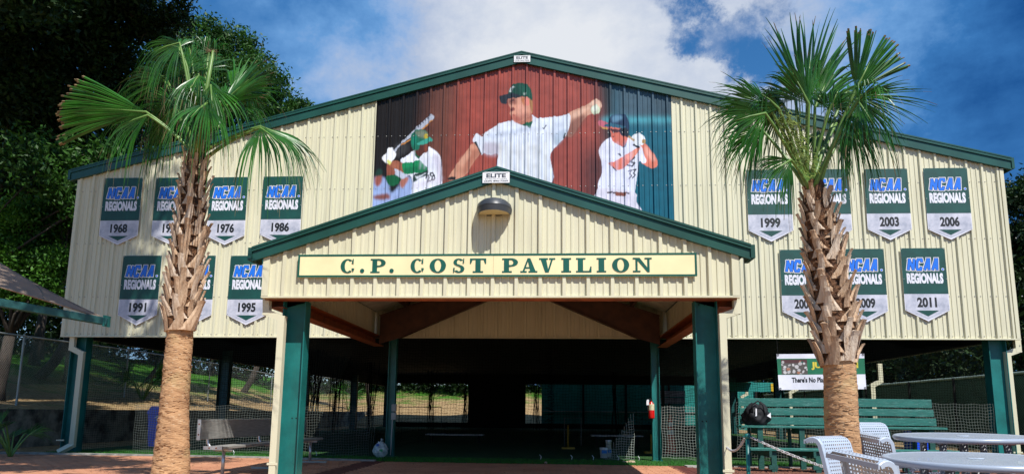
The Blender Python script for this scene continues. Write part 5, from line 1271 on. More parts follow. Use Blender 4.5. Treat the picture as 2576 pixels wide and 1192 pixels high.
net('lit_cage_net', (-8.9, yn-.10), (-3.75, yn-.10), .03, 1.02, .052, .0021, netsunlit, 'lower cage net toned pale as sunlit, behind the aluminium bench', sag=.05)  # sunlit lower netting drawn as extra strips in a paler colour
net('lit_cage_net', (2.12, yn-.10), (2.95, yn-.10), .03, 1.10, .055, .0022, mat('bright_net', (.34, .38, .34), .8), 'lower cage net toned bright as sunlit, in front of the traffic cone', sag=.05)  # bright tone stands for sun on this stretch of net
net('lit_cage_net', (3.6, yn-.12), (XR-.6, yn-.12), .03, 1.20, .055, .0022, netsunlit, 'lower cage net toned pale as sunlit, behind the green bleacher', sag=.06)
a, b = U(1520, 1150, yn-.05)[0], U(1600, 1150, yn-.05)[0]
net('net_scrap', (a, yn-.05), (b, yn-.05), .02, 1.0, .05, .0028, mat('bright_net', (.5, .5, .5)), 'triangular pale net scrap hanging near the white buckets', shape=lambda u: .05+1.0*max(0, (u-.0)/(b-a)) if u < (b-a)*.9 else .95, wav=.01)
# drawn-back dark nets between the cages
for k, (v, Y, w) in enumerate([(790, 24, .5), (845, 27, .6), (930, 30, .4), (1085, 36, .35), (1172, 38, .25), (1350, 38, .3), (1545, 36, .2)]):
    p = U(v, 1000, Y); mb = MB()
    for i in range(16):
        x = p[0]+rng.normal(0, w*.25); mb.tube([(x+rng.normal(0, .15), Y+rng.normal(0, .1), 3.1), (x, Y+rng.normal(0, .06), 1.5), (x+rng.normal(0, .12), Y+rng.normal(0, .1), .05)], [.008, .016, .01], 4)
    o = mb.build('gathered_net', netblack); tag(o, 'gathered black net hanging inside the hall, '+['first from the left', 'second from the left', 'third from the left', 'before the back opening', 'at the right side of the back opening', 'at the narrow back opening', 'before the teal wall'][k], 'net', 'gathered nets inside the hall')
for k, X in enumerate((-7.6, -3.9, -.2, 3.4, 6.9)):
    net('divider_net', (X, 15.2), (X+.01, 41.5), .1, 2.9, .16, .0028, netblack, 'black divider net between batting cages, '+['leftmost', 'second from left', 'middle', 'second from right', 'rightmost'][k], wav=.06, group='divider nets of the cages')
# bottom ties of the net (small white ends)
mb = MB()
for v in (588, 796, 1360, 1438, 1492, 1555, 1607): 
    g = G(v, 1155, 0); x = U(v, 1150, yn-.15)[0]; mb.tube([(x, yn-.16, .02), (x+.01, yn-.17, .07), (x-.02, yn-.16, .11)], .006, 5)
tag(mb.build('net_ties', white), 'small white cord ends tied along the bottom of the net', 'cord')

# ------------------------------------------------------------------ aluminium bench
bn = empty('aluminium_bench', (-4.75, 10.6, 0), 'weathered aluminium bench with backrest left of the entrance', 'bench')
def ga(v, w, z): return G(v, w, z)
pN = G(500, 1062, .80); pN = np.array([-4.83, 9.15]); pF = np.array([-4.62, 12.6])
dv = (pF-pN)/np.linalg.norm(pF-pN); nv = np.array([dv[1], -dv[0]])          # nv: seat side (+x)
def B3(a, s, z): q = pN+dv*a+nv*s; return (q[0], q[1], z)
LB_ = float(np.linalg.norm(pF-pN))
def plank(name, s0, s1, z0, z1, a0=0., a1=None, m_=alum):
    mb = MB(); a1 = a1 or LB_; V = [B3(a, s, z) for a in (a0, a1) for s, z in ((s0, z0), (s1, z0), (s1, z1), (s0, z1))]
    mb.add(V, [(3, 2, 1, 0), (4, 5, 6, 7), (0, 1, 5, 4), (1, 2, 6, 5), (2, 3, 7, 6), (3, 0, 4, 7)]); return mb
mb = plank('b', -.04, .0, .53, .80); bevel(mb.build('backrest', alum, bn), .006)
mb = plank('s', .07, .33, .405, .445); bevel(mb.build('seat', alum, bn), .006)
for a0 in (-.004,):
    mb = plank('c', -.044, .004, .526, .804, -.012, .02); mb.build('end_cap', alum_b, bn); mb = plank('c', .066, .334, .401, .449, -.012, .02); mb.build('end_cap', alum_b, bn)
mb = MB()
for z in (.60, .74): mb.lathe([(.011, 0), (.009, .006), (.001, .007)], 8, Matrix.Translation(B3(-.0125, -.02, z)) @ Matrix.Rotation(math.pi/2, 4, 'X'))
for s in (.15, .25): mb.lathe([(.011, 0), (.009, .006), (.001, .007)], 8, Matrix.Translation(B3(-.0125, s, .425)) @ Matrix.Rotation(math.pi/2, 4, 'X'))
mb.build('bolts', rust, bn)
for a in (.28, 1.75, 3.2):
    mb = MB(); mb.tube([B3(a, -.055, .78), B3(a, -.06, .56), B3(a, -.045, .47), B3(a, .0, .41), B3(a, .08, .385), B3(a, .32, .385)], .021, 8); mb.build('bracket', alum_b, bn, True)
    mb = MB(); mb.tube([B3(a, .2, .385), B3(a, .2, .03)], .024, 8); mb.build('leg', alum_b, bn, True)
    mb = MB(); mb.beam(B3(a, -.14, .028), B3(a, .52, .028), .05, .03); mb.build('foot', alum, bn)

# ------------------------------------------------------------------ recycling bin
bc = U(404, 1130, 16.6); bt = U(404, 1021, 16.6)[2]
blue = mat('blue_plastic', (.006, .08, .85), .4, var=.05)
bi = empty('recycling_bin', (bc[0], 16.6, 0), 'tall blue recycling bin behind the left palm trunk', 'bin')
mb = MB(); w = .26
mb.add([(bc[0]-w*.85, 16.4, .02), (bc[0]+w*.85, 16.4, .02), (bc[0]+w*.85, 16.8, .02), (bc[0]-w*.85, 16.8, .02), (bc[0]-w, 16.35, bt-.2), (bc[0]+w, 16.35, bt-.2), (bc[0]+w, 16.85, bt-.2), (bc[0]-w, 16.85, bt-.2)], [(3, 2, 1, 0), (4, 5, 6, 7), (0, 1, 5, 4), (1, 2, 6, 5), (2, 3, 7, 6), (3, 0, 4, 7)])
bevel(mb.build('body', blue, bi), .02, 2)
mb = MB(); V = []
mb.ext([(bc[0]-w-.02, bt-.2), (bc[0]+w+.02, bt-.2), (bc[0]+w+.02, bt-.14), (bc[0]+w-.08, bt), (bc[0]-w+.08, bt), (bc[0]-w-.02, bt-.14)], 16.33, 16.87); bevel(mb.build('lid', blue, bi), .015, 2)
mb = MB()
for k in range(3):
    a = math.radians(90+120*k); b = a+math.radians(85); c_ = np.array([bc[0]+.02, 0, .72]); mb.add([(c_[0]+.075*math.cos(a)*1., 16.345, c_[2]+.075*math.sin(a)), (c_[0]+.045*math.cos(a), 16.345, c_[2]+.045*math.sin(a)), (c_[0]+.045*math.cos(b), 16.345, c_[2]+.045*math.sin(b)), (c_[0]+.10*math.cos(b), 16.345, c_[2]+.10*math.sin(b))], [(0, 1, 2, 3)])
mb.build('recycling_mark', white, bi)
b2 = bi.copy(); col.objects.link(b2)            # the second bin, right of the bleacher
for ch in [o for o in bpy.data.objects if o.parent == bi]:
    c2_ = ch.copy(); col.objects.link(c2_); c2_.parent = b2
b2.location = (U(2306, 1100, 15.6)[0], 15.6, -.18); b2.scale = (.8, .8, .8); b2['label'] = 'blue bin behind the right end of the green bleacher, above the grey tables'

# ------------------------------------------------------------------ things near the thin posts
xp = U(985.5, 1000, YB+.12)[0]
eb = empty('outlet_box', (xp+.09, YB+.02, .9), 'pale electrical boxes and conduit on the left thin teal post', 'outlet box')
for z in (U(988, 1028, YB)[2], U(988, 1049, YB)[2]): mb = MB(); mb.box(xp+.035, xp+.135, YB-.03, YB+.04, z-.05, z+.10); bevel(mb.build('box', mat('grey_box', (.34, .35, .33), .5), eb), .008)
mb = MB(); z = U(988, 1049, YB)[2]; mb.tube([(xp+.06, YB, z-.05), (xp+.055, YB, .5), (xp+.045, YB, .05)], .011, 8); mb.build('conduit', galv, eb)
# clear plastic bag of bottles
pb_ = G(957, 1152, 0.); cbx, cby = U(957, 1135, YB-.1)[0], YB-.1
bg = empty('plastic_bag', (cbx, cby, 0), 'knotted clear plastic bag of bottles leaning by the left thin post', 'bag')
nu_, nv_ = 26, 16; V = []
for i in range(nv_+1):
    f = i/nv_
    for j in range(nu_):
        w = 2*math.pi*j/nu_; r_ = .15*math.sin(math.pi*min(.93, .12+f*.86))**.7*(1+.10*math.sin(5*w+f*9)+.06*math.sin(11*w-f*7)); V.append((cbx+r_*math.cos(w), cby+r_*math.sin(w)*.8, .01+.31*f+.012*math.sin(7*w)))
F = [(i*nu_+j, i*nu_+(j+1) % nu_, (i+1)*nu_+(j+1) % nu_, (i+1)*nu_+j) for i in range(nv_) for j in range(nu_)]
plastic = mat('cloudy_plastic', (.62, .66, .66), .25, c2=(.25, .34, .36), vs=12, spec=.8, bump=.4, bs=30)
mesh_np('film', V, F, plastic, bg, True)
mb = MB(); mb.tube([(cbx, cby, .30), (cbx+.01, cby, .345), (cbx+.03, cby-.01, .375)], [.03, .012, .035], 8); mb.build('knot', plastic, bg, True)
for (dx, dz, c_, nm) in ((-.03, .23, (.01, .12, .45), 'blue_label'), (.04, .12, (.02, .35, .12), 'green_label'), (-.06, .10, (.7, .7, .68), 'white_label')):
    mb = MB(); th = [(-.035, 0), (.035, .01), (.03, .06), (-.03, .055)]; mb.add([(cbx+dx+a, cby-.128+abs(a+dx)*.25, dz+b) for a, b in th], [(0, 1, 2, 3)]); mb.build(nm, mat(nm+'_print', c_, .4), bg)
# fire extinguisher
ex_x = U(1638.5, 1025, YB+.0)[0]; z0, z1 = U(1638, 1052, YB)[2], U(1638, 1012, YB)[2]
ex = empty('fire_extinguisher', (ex_x, YB, z0), 'red fire extinguisher with cream label hanging on the right thin post', 'fire extinguisher')
redp = mat('red_enamel', (.62, .010, .008), .25, var=.05)
mb = MB(); mb.lathe([(.001, 0), (.055, 0), (.062, .02), (.062, z1-z0-.06), (.05, z1-z0-.02), (.022, z1-z0+.01), (.018, z1-z0+.03), (.001, z1-z0+.03)], 20, Matrix.Translation((ex_x, YB, z0))); mb.build('cylinder', redp, ex, True)
mb = MB(); V = []
for z in (z0+.17, z0+.29): V += [(ex_x+.0632*math.cos(a), YB+.0632*math.sin(a), z) for a in np.linspace(math.radians(210), math.radians(330), 10)]
mb.add(V, [(i, i+1, i+11, i+10) for i in range(9)]); mb.build('label', mat('cream_label', (.7, .66, .45), .5, c2=(.4, .36, .2), vs=20), ex)
mb = MB(); zz = z1+.03; mb.box(ex_x-.02, ex_x+.02, YB-.02, YB+.02, zz, zz+.03); mb.beam((ex_x-.05, YB, zz+.05), (ex_x+.03, YB, zz+.03), .02, .01); mb.beam((ex_x-.05, YB, zz+.02), (ex_x+.0, YB, zz+.02), .02, .008); mb.build('valve', black, ex)
mb = MB(); mb.tube([(ex_x-.02, YB-.01, zz+.01), (ex_x-.075, YB-.02, zz-.03), (ex_x-.08, YB-.02, z0+.2), (ex_x-.07, YB-.03, z0+.12)], .009, 8); mb.build('hose', black, ex, True)
mb = MB(); mb.box(ex_x-.10, ex_x-.05, YB-.035, YB-.033, z0+.27, z0+.38); mb.build('inspection_tag', white, ex)
# traffic cone
kx = U(1688, 1120, 17.2)[0]; ck = empty('traffic_cone', (kx, 17.2, 0), 'tall orange traffic cone with two white bands behind the net', 'traffic cone')
orange = mat('faded_orange', (.70, .06, .02), .5, var=.1); refl = mat('white_band', (.72, .70, .68), .5)
mb = MB(); mb.box(kx-.18, kx+.18, 17.02, 17.38, .0, .03); mb.build('base', orange, ck)
H_ = .93; rr = lambda z: .135-.105*z/H_
zs_ = [.03, .45, .56, .64, .74, H_]
for i in range(5):
    mb = MB(); mb.lathe([(rr(zs_[i]), zs_[i]), (rr(zs_[i+1]), zs_[i+1])]+([(.001, H_)] if i == 4 else []), 20, Matrix.Translation((kx, 17.2, 0))); mb.build('band' if i in (1, 3) else 'shell', refl if i in (1, 3) else orange, ck, True)
# buckets
for k, (v, z, r_, h) in enumerate(((1519, 0, .085, .21), (1531, .0, .062, .36))):
    y = 15.0+.25*k; x = U(v, 1130, y)[0]; bk = empty('bucket', (x, y, z), ['wide low white bucket beside the net scrap', 'narrow tall white bucket beside the net scrap'][k], 'bucket')
    mb = MB(); mb.lathe([(.001, 0), (r_*.9, 0), (r_, h), (r_*1.05, h), (r_*1.05, h-.03), (r_*1.02, h-.035)], 20, Matrix.Translation((x, y, 0))); mb.build('body', white, bk, True)
    mb = MB(); mb.lathe([(r_*1.06, h-.012), (r_*1.06, h+.008), (.001, h+.010)], 20, Matrix.Translation((x, y, 0))); mb.build('lid', white, bk, True)
    mb = MB(); mb.add([(x-.05, y-r_*1.0, .10), (x+.06, y-r_*1.0, .10), (x+.06, y-r_*1.01, .17), (x-.05, y-r_*1.01, .17)], [(0, 1, 2, 3)]); mb.build('blue_print', mat('blue_print', (.02, .2, .6), .5), bk)
# rag on the turf
mb = MB(); rx = U(1583, 1150, 13.7)[0]
for k in range(9): mb.lathe([(.001, .035), (.03, .03), (.045, .0)], 7, Matrix.Translation((rx+random.uniform(-.12, .12), 13.75+random.uniform(-.05, .05), .0)) @ Matrix.Scale(random.uniform(.5, 1.2), 4))
tag(mb.build('crumpled_rag', mat('beige_cloth', (.45, .35, .24), .9, bump=.5)), 'crumpled beige rag on the turf near the buckets', 'rag')
mb = MB(); rx = U(1373, 1163, 13.0)[0]; mb.lathe([(.001, .05), (.02, .045), (.032, .025), (.02, .005), (.001, .0)], 12, Matrix.Translation((rx, 12.98, .0))); tag(mb.build('baseball', mat('ball_leather', (.42, .28, .2), .7), None, True), 'dull worn ball lying on the turf edge before the entrance', 'ball')
# tables inside the hall
for k, (v0, v1, w_, Y) in enumerate(((1070, 1215, 1091, 21), (1488, 1618, 1094, 19))):
    a, b = U(v0, w_, Y), U(v1, w_, Y); z = a[2]; tb = empty('folding_table', ((a[0]+b[0])/2, Y, 0), ['long low table with pale top inside the hall, left', 'long low table with pale top inside the hall, right'][k], 'table', 'pale topped tables inside the hall')
    mb = MB(); mb.box(a[0], b[0], Y-.0, Y+.5, z-.03, z+.01); mb.build('tabletop', mat('worn_white', (.60, .58, .56), .6, c2=(.2, .2, .2), vs=14), tb)
    for x in (a[0]+.15, b[0]-.15): mb = MB(); mb.tube([(x, Y+.06, z-.03), (x, Y+.06, 0)], .018, 6); mb.tube([(x, Y+.44, z-.03), (x, Y+.44, 0)], .018, 6); mb.build('leg', black, tb)
# pitching screens: thin pipe frames
def frame(name, pts, Y, r, m_, label):
    root = empty(name, (U(*pts[0], Y)[0], Y, 0), label, 'screen frame'); mb = MB(); mb.tube([U(a, b, Y) for a, b in pts], r, 6); mb.build('pipe', m_, root, True); return root
dkp = mat('dark_pipe', (.05, .055, .05), .5)
frame('pitching_screen', [(1004, 1075), (1004, 1010), (1004, 1023), (1110, 1023), (1110, 1075)], 34, .02, dkp, 'thin dark pipe screen frame before the sunlit back opening')
frame('pitching_screen', [(1420, 1130), (1420, 1050), (1462, 1050), (1462, 1120)], 20, .018, mat('grey_pipe', (.16, .17, .16), .5), 'thin grey pipe screen frame right of the middle inside the hall')
ym = mat('yellow_paint', (.45, .25, .02), .6)
for k, (v, y0, y1, Y) in enumerate(((1429, 1068, 1116, 18.5), (1638, 1092, 1130, 17))):
    a, b = U(v, y0, Y), U(v, y1, Y); st = empty('batting_tee', (a[0], Y, 0), ['yellow batting tee inside the hall', 'yellow batting tee behind the right thin post'][k], 'tee'); mb = MB(); mb.tube([a, (a[0], Y, .04)], .025, 8); mb.build('stem', ym, st, True); mb = MB(); mb.box(a[0]-.17, a[0]+.17, Y-.15, Y+.15, 0, .05); mb.build('base', ym, st)

# ------------------------------------------------------------------ green bleacher
grp = mat('weathered_green_paint', (.008, .155, .125), .6, c2=(.012, .085, .07), vs=6, stretch=(1, 6, 14), bump=.5, bs=30, det=9, ramp=(.3, .62))
def wornmat():
    M = grp; t_ = M.node_tree; n = t_.nodes; b = n['Principled BSDF']; src = b.inputs['Base Color'].links[0].from_socket
    nz = n.new('ShaderNodeTexNoise'); nz.inputs['Scale'].default_value = 9; nz.inputs['Detail'].default_value = 9; nz.inputs['Roughness'].default_value = .75
    mp = n.new('ShaderNodeMapping'); mp.inputs['Scale'].default_value = (.7, 6, 11); co = n.new('ShaderNodeTexCoord'); t_.links.new(co.outputs['Object'], mp.inputs[0]); t_.links.new(mp.outputs[0], nz.inputs['Vector'])
    r = n.new('ShaderNodeValToRGB'); r.color_ramp.elements[0].position = .56; r.color_ramp.elements[1].position = .63; t_.links.new(nz.outputs['Fac'], r.inputs[0])
    mx_ = n.new('ShaderNodeMix'); mx_.data_type = 'RGBA'; t_.links.new(r.outputs[0], mx_.inputs[0]); t_.links.new(src, mx_.inputs[6]); mx_.inputs[7].default_value = (.16, .36, .33, 1); t_.links.new(mx_.outputs[2], b.inputs['Base Color'])
wornmat()
YBL = 12.75
bl = empty('bleacher', (5.1, YBL, 0), 'tall weathered green timber bleacher bench behind the right palm', 'bleacher')
def brow(name, v0, v1, ytop, ybot, Y, th, m_=grp):
    a, b = U(v0, ytop, Y), U(v1, ytop, Y); z1 = (U((v0+v1)/2, ytop, Y))[2]; z0 = U((v0+v1)/2, ybot, Y)[2]
    mb = MB(); n = 14
    xs_ = np.linspace(a[0], b[0], n); V = []
    for x in xs_:
        w = .004*math.sin(x*2.1+ytop)
        V += [(x, Y, z0+w+random.uniform(-.002, .002)), (x, Y+th, z0+w), (x, Y+th, z1+w), (x, Y, z1+w+random.uniform(-.002, .002))]
    F = [(i*4+j, i*4+(j+1) % 4, (i+1)*4+(j+1) % 4, (i+1)*4+j) for i in range(n-1) for j in range(4)]+[(3, 2, 1, 0), (n*4-4, n*4-3, n*4-2, n*4-1)]
    F = [tuple(reversed(f)) for f in F]
    mb.add(V, F); return bevel(mb.build(name, m_, bl), .005)
brow('plank', 1857, 2343, 1002, 1023, YBL+.06, .04); brow('plank', 1860, 2348, 1027, 1045, YBL+.03, .04); brow('plank', 1862, 2355, 1050, 1069, YBL, .04)
sz = U(2100, 1071, YBL)[2]; xa, xb = U(1864, 1071, YBL-.34)[0], U(2382, 1071, YBL-.34)[0]
for k in range(2): mb = MB(); mb.box(xa, xb, YBL-.36+k*.18, YBL-.20+k*.18, sz-.04, sz); bevel(mb.build('plank', grp, bl), .005)
z2 = U(2100, 1129, YBL-.9)[2]; xa2, xb2 = U(1886, 1130, YBL-.9)[0], U(2410, 1130, YBL-.9)[0]
for k in range(2): mb = MB(); mb.box(xa2, xb2, YBL-.95+k*.18, YBL-.79+k*.18, z2-.04, z2); bevel(mb.build('plank', grp, bl), .005)
dkg = mat('dark_green_paint', (.006, .085, .068), .65, c2=(.004, .05, .04), vs=5, bump=.3)
for v in (1908, 2012, 2120, 2225, 2335):
    x = U(v, 1100, YBL-.2)[0]
    mb = MB(); mb.box(x-.045, x+.045, YBL-.33, YBL-.27, 0, sz-.041); mb.build('leg', dkg, bl)
    mb = MB(); mb.box(x-.085, x-.047, YBL+.10, YBL+.19, 0, 1.22); mb.build('leg', dkg, bl)
    mb = MB(); mb.box(x-.046, x-.005, YBL-.95, YBL+.09, z2-.14, z2-.042); mb.build('brace', dkg, bl); mb = MB(); mb.box(x-.046, x-.005, YBL-.26, YBL+.09, sz-.14, sz-.042); mb.build('brace', dkg, bl)
    mb = MB(); mb.box(x+.0, x+.085, YBL-.90, YBL-.84, 0, z2-.042); mb.build('leg', dkg, bl)
    mb = MB(); mb.box(x-.045, x+.10, YBL-.905, YBL-.835, .05, .12); mb.build('brace', dkg, bl)
# black kit bag
bx0, by0 = U(1902, 1060, YBL-.2)[0], YBL-.18
kb = empty('kit_bag', (bx0, by0, sz), 'crumpled black nylon kit bag on the left end of the bleacher', 'bag')
blackn = mat('black_nylon', (.010, .011, .013), .7, var=.2, bump=.6, bs=9, spec=.25)
nu_, nv_ = 48, 22; V = []
for i in range(nv_+1):
    f = i/nv_
    for j in range(nu_):
        w = 2*math.pi*j/nu_; prof_ = math.sin(math.pi*min(.97, .16+f*.82))**.5; cr2 = 1+.09*math.sin(4*w+f*8)+.055*math.sin(9*w-f*12)+.035*math.sin(17*w+f*21)
        V.append((bx0+.235*prof_*cr2*math.cos(w)+.03*f, by0+.16*prof_*cr2*math.sin(w), sz+.005+.36*f*(1+.10*math.sin(w*2+1)+.07*math.sin(w*5))))
F = [(i*nu_+j, i*nu_+(j+1) % nu_, (i+1)*nu_+(j+1) % nu_, (i+1)*nu_+j) for i in range(nv_) for j in range(nu_)]+[tuple(range(nv_*nu_, (nv_+1)*nu_))]
mesh_np('body', V, F, blackn, kb, True)
mb = MB()
for s in (-1, 1): mb.tube([(bx0-.11+s*.02, by0-.14, sz+.22), (bx0-.10, by0-.17, sz+.36), (bx0+.02, by0-.12, sz+.43), (bx0+.10, by0-.13, sz+.35), (bx0+.12, by0-.15, sz+.2)], .012, 6)
mb.build('strap', blackn, kb, True)
mb = MB(); mb.add([(bx0+.16, by0-.135, sz+.17), (bx0+.235, by0-.11, sz+.13), (bx0+.235, by0-.11, sz+.23)], [(0, 1, 2)]); mb.add([(bx0-.05, by0-.178, sz+.16), (bx0-.025, by0-.178, sz+.17), (bx0-.02, by0-.172, sz+.29), (bx0-.04, by0-.172, sz+.30)], [(0, 1, 2, 3)]); mb.build('white_patch', white, kb)

# ------------------------------------------------------------------ vinyl banner behind the right palm
YV = YB-.22
P_ = [U(1960, 980, YV), U(2180, 978, YV), U(2174, 889, YV), U(1954, 890, YV)]
vb_ = empty('vinyl_banner', ((P_[0][0]+P_[1][0])/2, YV, P_[0][2]), 'white and green vinyl banner with team photo, reading JU and There\'s No Place', 'banner')
def VP(u, v, dy=0.): # u 0..1 left to right, v 0..1 bottom to top
    p = (P_[0]*(1-u)+P_[1]*u)*(1-v)+(P_[3]*(1-u)+P_[2]*u)*v; return (p[0], YV+.012*math.sin(u*7+v*2)-dy, p[2])
def vgrid(name, u0, u1, v0, v1, m_, dy, n=20, k=8, colf=None):
    V = [VP(u0+(u1-u0)*i/n, v0+(v1-v0)*j/k, dy) for i in range(n+1) for j in range(k+1)]; F = np.array([(i*(k+1)+j, (i+1)*(k+1)+j, (i+1)*(k+1)+j+1, i*(k+1)+j+1) for i in range(n) for j in range(k)])
    o = mesh_np(name, V, F, m_, vb_, True)
    if colf is not None:
        at = o.data.color_attributes.new('print', 'FLOAT_COLOR', 'POINT'); at.data.foreach_set('color', np.array([(*colf((i/n), (j/k)), 1) for i in range(n+1) for j in range(k+1)], np.float32).ravel())
    return o
vgrid('sheet', 0, 1, 0, 1, ban_white, 0); vgrid('green_band', .0005, .9995, .42, .87, mat('banner_bright_green', (.01, .16, .075), .5), .0015)
# team photo: pile of players in white
blobs = [(rng.random(), rng.random(), rng.uniform(.05, .14), rng.uniform(.05, .11), rng.uniform(0, 3.1), rng.random()) for _ in range(26)]
def pc(u, v):
    c = np.array([.09, .04, .04]) if v > .75 else np.array([.10, .09, .08])
    for (bx2, by2, a, b, th, k) in blobs:
        du, dv_ = (u-bx2)*1.5, v-by2*.85; x = du*math.cos(th)+dv_*math.sin(th); y = -du*math.sin(th)+dv_*math.cos(th)
        if (x/a)**2+(y/b)**2 < 1: c = np.array([.52, .50, .50])*(.6+.5*k) if k > .3 else np.array([.03, .08, .06]) if k < .15 else np.array([.35, .16, .10])
    return c
vgrid('team_photo', .045, .34, .43, .845, MM, .003, 90, 60, pc)
def vtext(body, u0, u1, v0, v1, m_, bold, dy=.0035):
    X, Z, F = textmesh(body, 0, 1, 0, 1, bold); V = [VP(u0+(u1-u0)*a, v0+(v1-v0)*b, dy) for a, b in zip(X, Z)]
    a, b, c = [np.array(V[i]) for i in F[0][:3]]
    if np.cross(b-a, c-a)[1] > 0: F = [f[::-1] for f in F]
    mesh_np('lettering', V, F, m_, vb_)
vtext('JU ALUMNI', .385, .925, .55, .77, mat('banner_yellow', (.70, .58, .06), .5), .05)
vtext("There's No Place Like Home", .155, .84, .20, .35, ban_black, .03)
for (u, v) in ((.015, .03), (.985, .03), (.015, .97), (.985, .97)):
    p = VP(u, v, .004); mb = MB(); mb.lathe([(.012, 0), (.022, 0)], 10, Matrix.Translation(p) @ Matrix.Rotation(math.pi/2, 4, 'X')); mb.build('eyelet', black, vb_)
for (u, v, q) in ((.015, .97, 1), (.985, .97, 1), (.5, 1, 1)):
    p = VP(u, v, .0); mb = MB(); mb.tube([p, (p[0]+.02, p[1]+.1, ZB+.1)], .003, 5); mb.build('cord', black, vb_)

# ------------------------------------------------------------------ chain barrier
YC = 7.0
ct = U(1880, 1094, YC); cp = empty('barrier_post', (ct[0], YC, 0), 'short green barrier post holding the chains right of the porch', 'post')
mb = MB(); mb.tube([(ct[0]-.01, YC, -.1), (ct[0], YC, ct[2]-.02)], .019, 12); mb.build('pole', teal, cp, True); mb = MB(); mb.lathe([(.001, .02), (.026, .016), (.028, -.03), (.022, -.032)], 12, Matrix.Translation((ct[0], YC, ct[2]))); mb.tube([(ct[0]-.045, YC, ct[2]-.012), (ct[0]+.045, YC, ct[2]-.012)], .007, 6); mb.build('cap', teal, cp, True)
wchain = mat('white_plastic_chain', (.62, .60, .60), .5, var=.05)
def chain(a, b, sag, label, pitch=.036):
    a, b = np.array(a, float), np.array(b, float); root = empty('barrier_chain', tuple((a+b)/2), label, 'chain')
    n = int(np.linalg.norm(b-a)*1.04/pitch); T_ = []
    V = []; k1_, k2_ = 14, 5
    for i in range(k1_):
        w = 2*math.pi*i/k1_; c = np.array([.017*math.cos(w)+.009*np.sign(math.cos(w))*.5, .0115*math.sin(w), 0]); o_ = np.array([math.cos(w), math.sin(w), 0])
        for j in range(k2_): q = 2*math.pi*j/k2_; V.append(c+o_*.0038*math.cos(q)+np.array([0, 0, .0038*math.sin(q)]))
    F = [(i*k2_+j, i*k2_+(j+1) % k2_, ((i+1) % k1_)*k2_+(j+1) % k2_, ((i+1) % k1_)*k2_+j) for i in range(k1_) for j in range(k2_)]
    me = bpy.data.meshes.new('link'); me.from_pydata([tuple(map(float, p)) for p in V], [], F); me.update(); me.materials.append(wchain)
    for p in me.polygons: p.use_smooth = True
    for i in range(n):
        f = (i+.5)/n; p = a+(b-a)*f+np.array([0, 0, -4*sag*f*(1-f)]); tg = (b-a)+np.array([0, 0, -4*sag*(1-2*f)]); tg /= np.linalg.norm(tg)
        o = bpy.data.objects.new('link', me); col.objects.link(o); o.parent = root; o.location = Vector(p-org[root]); q = Vector(tg).to_track_quat('X', 'Z'); o.rotation_mode = 'QUATERNION'; o.rotation_quaternion = q @ Matrix.Rotation(math.pi/2*(i % 2)+.3, 4, 'X').to_quaternion()
pt_ = U(1888, 1098, YC); chain(pt_, U(2092, 1180, YC-1.0), .015, 'white chain running down to the right behind the grey chairs'); chain(U(1873, 1102, YC), U(1826, 1120, 8.78), .09, 'white chain sagging from the barrier post to the porch downspout')

# ------------------------------------------------------------------ tables and chairs
gtab = mat('blue_grey_powder_coat', (.33, .38, .46), .3, var=.05)
grey = mat('grey_powder_coat', (.42, .48, .57), .32, var=.05, spec=.5)
greyd = mat('grey_powder_coat_dark', (.16, .17, .19), .4, var=.06)
def lerp(a, b, t_): return a+(b-a)*t_
def perf(pfn, nu, ns, hole, th=.003):
    """sheet of nu x ns cells each with a rounded square hole; pfn(u,s)->point"""
    V = []; F = []
    for i in range(nu):
        for j in range(ns):
            u0, u1, s0, s1 = i, i+1, j, j+1; uc, sc_ = i+.5, j+.5; h = hole/2; b = len(V)
            for (u, s) in ((u0, s0), (u1, s0), (u1, s1), (u0, s1)): V.append(pfn(u/nu, s/ns))
            for (u, s) in ((-h, -h*.5), (-h*.5, -h), (h*.5, -h), (h, -h*.5), (h, h*.5), (h*.5, h), (-h*.5, h), (-h, h*.5)): V.append(pfn((uc+u)/nu, (sc_+s)/ns))
            F += [(b, b+1, b+6, b+5), (b+1, b+2, b+8, b+7), (b+2, b+3, b+10, b+9), (b+3, b, b+4, b+11), (b, b+5, b+4), (b+1, b+7, b+6), (b+2, b+9, b+8), (b+3, b+11, b+10)]
    return V, F
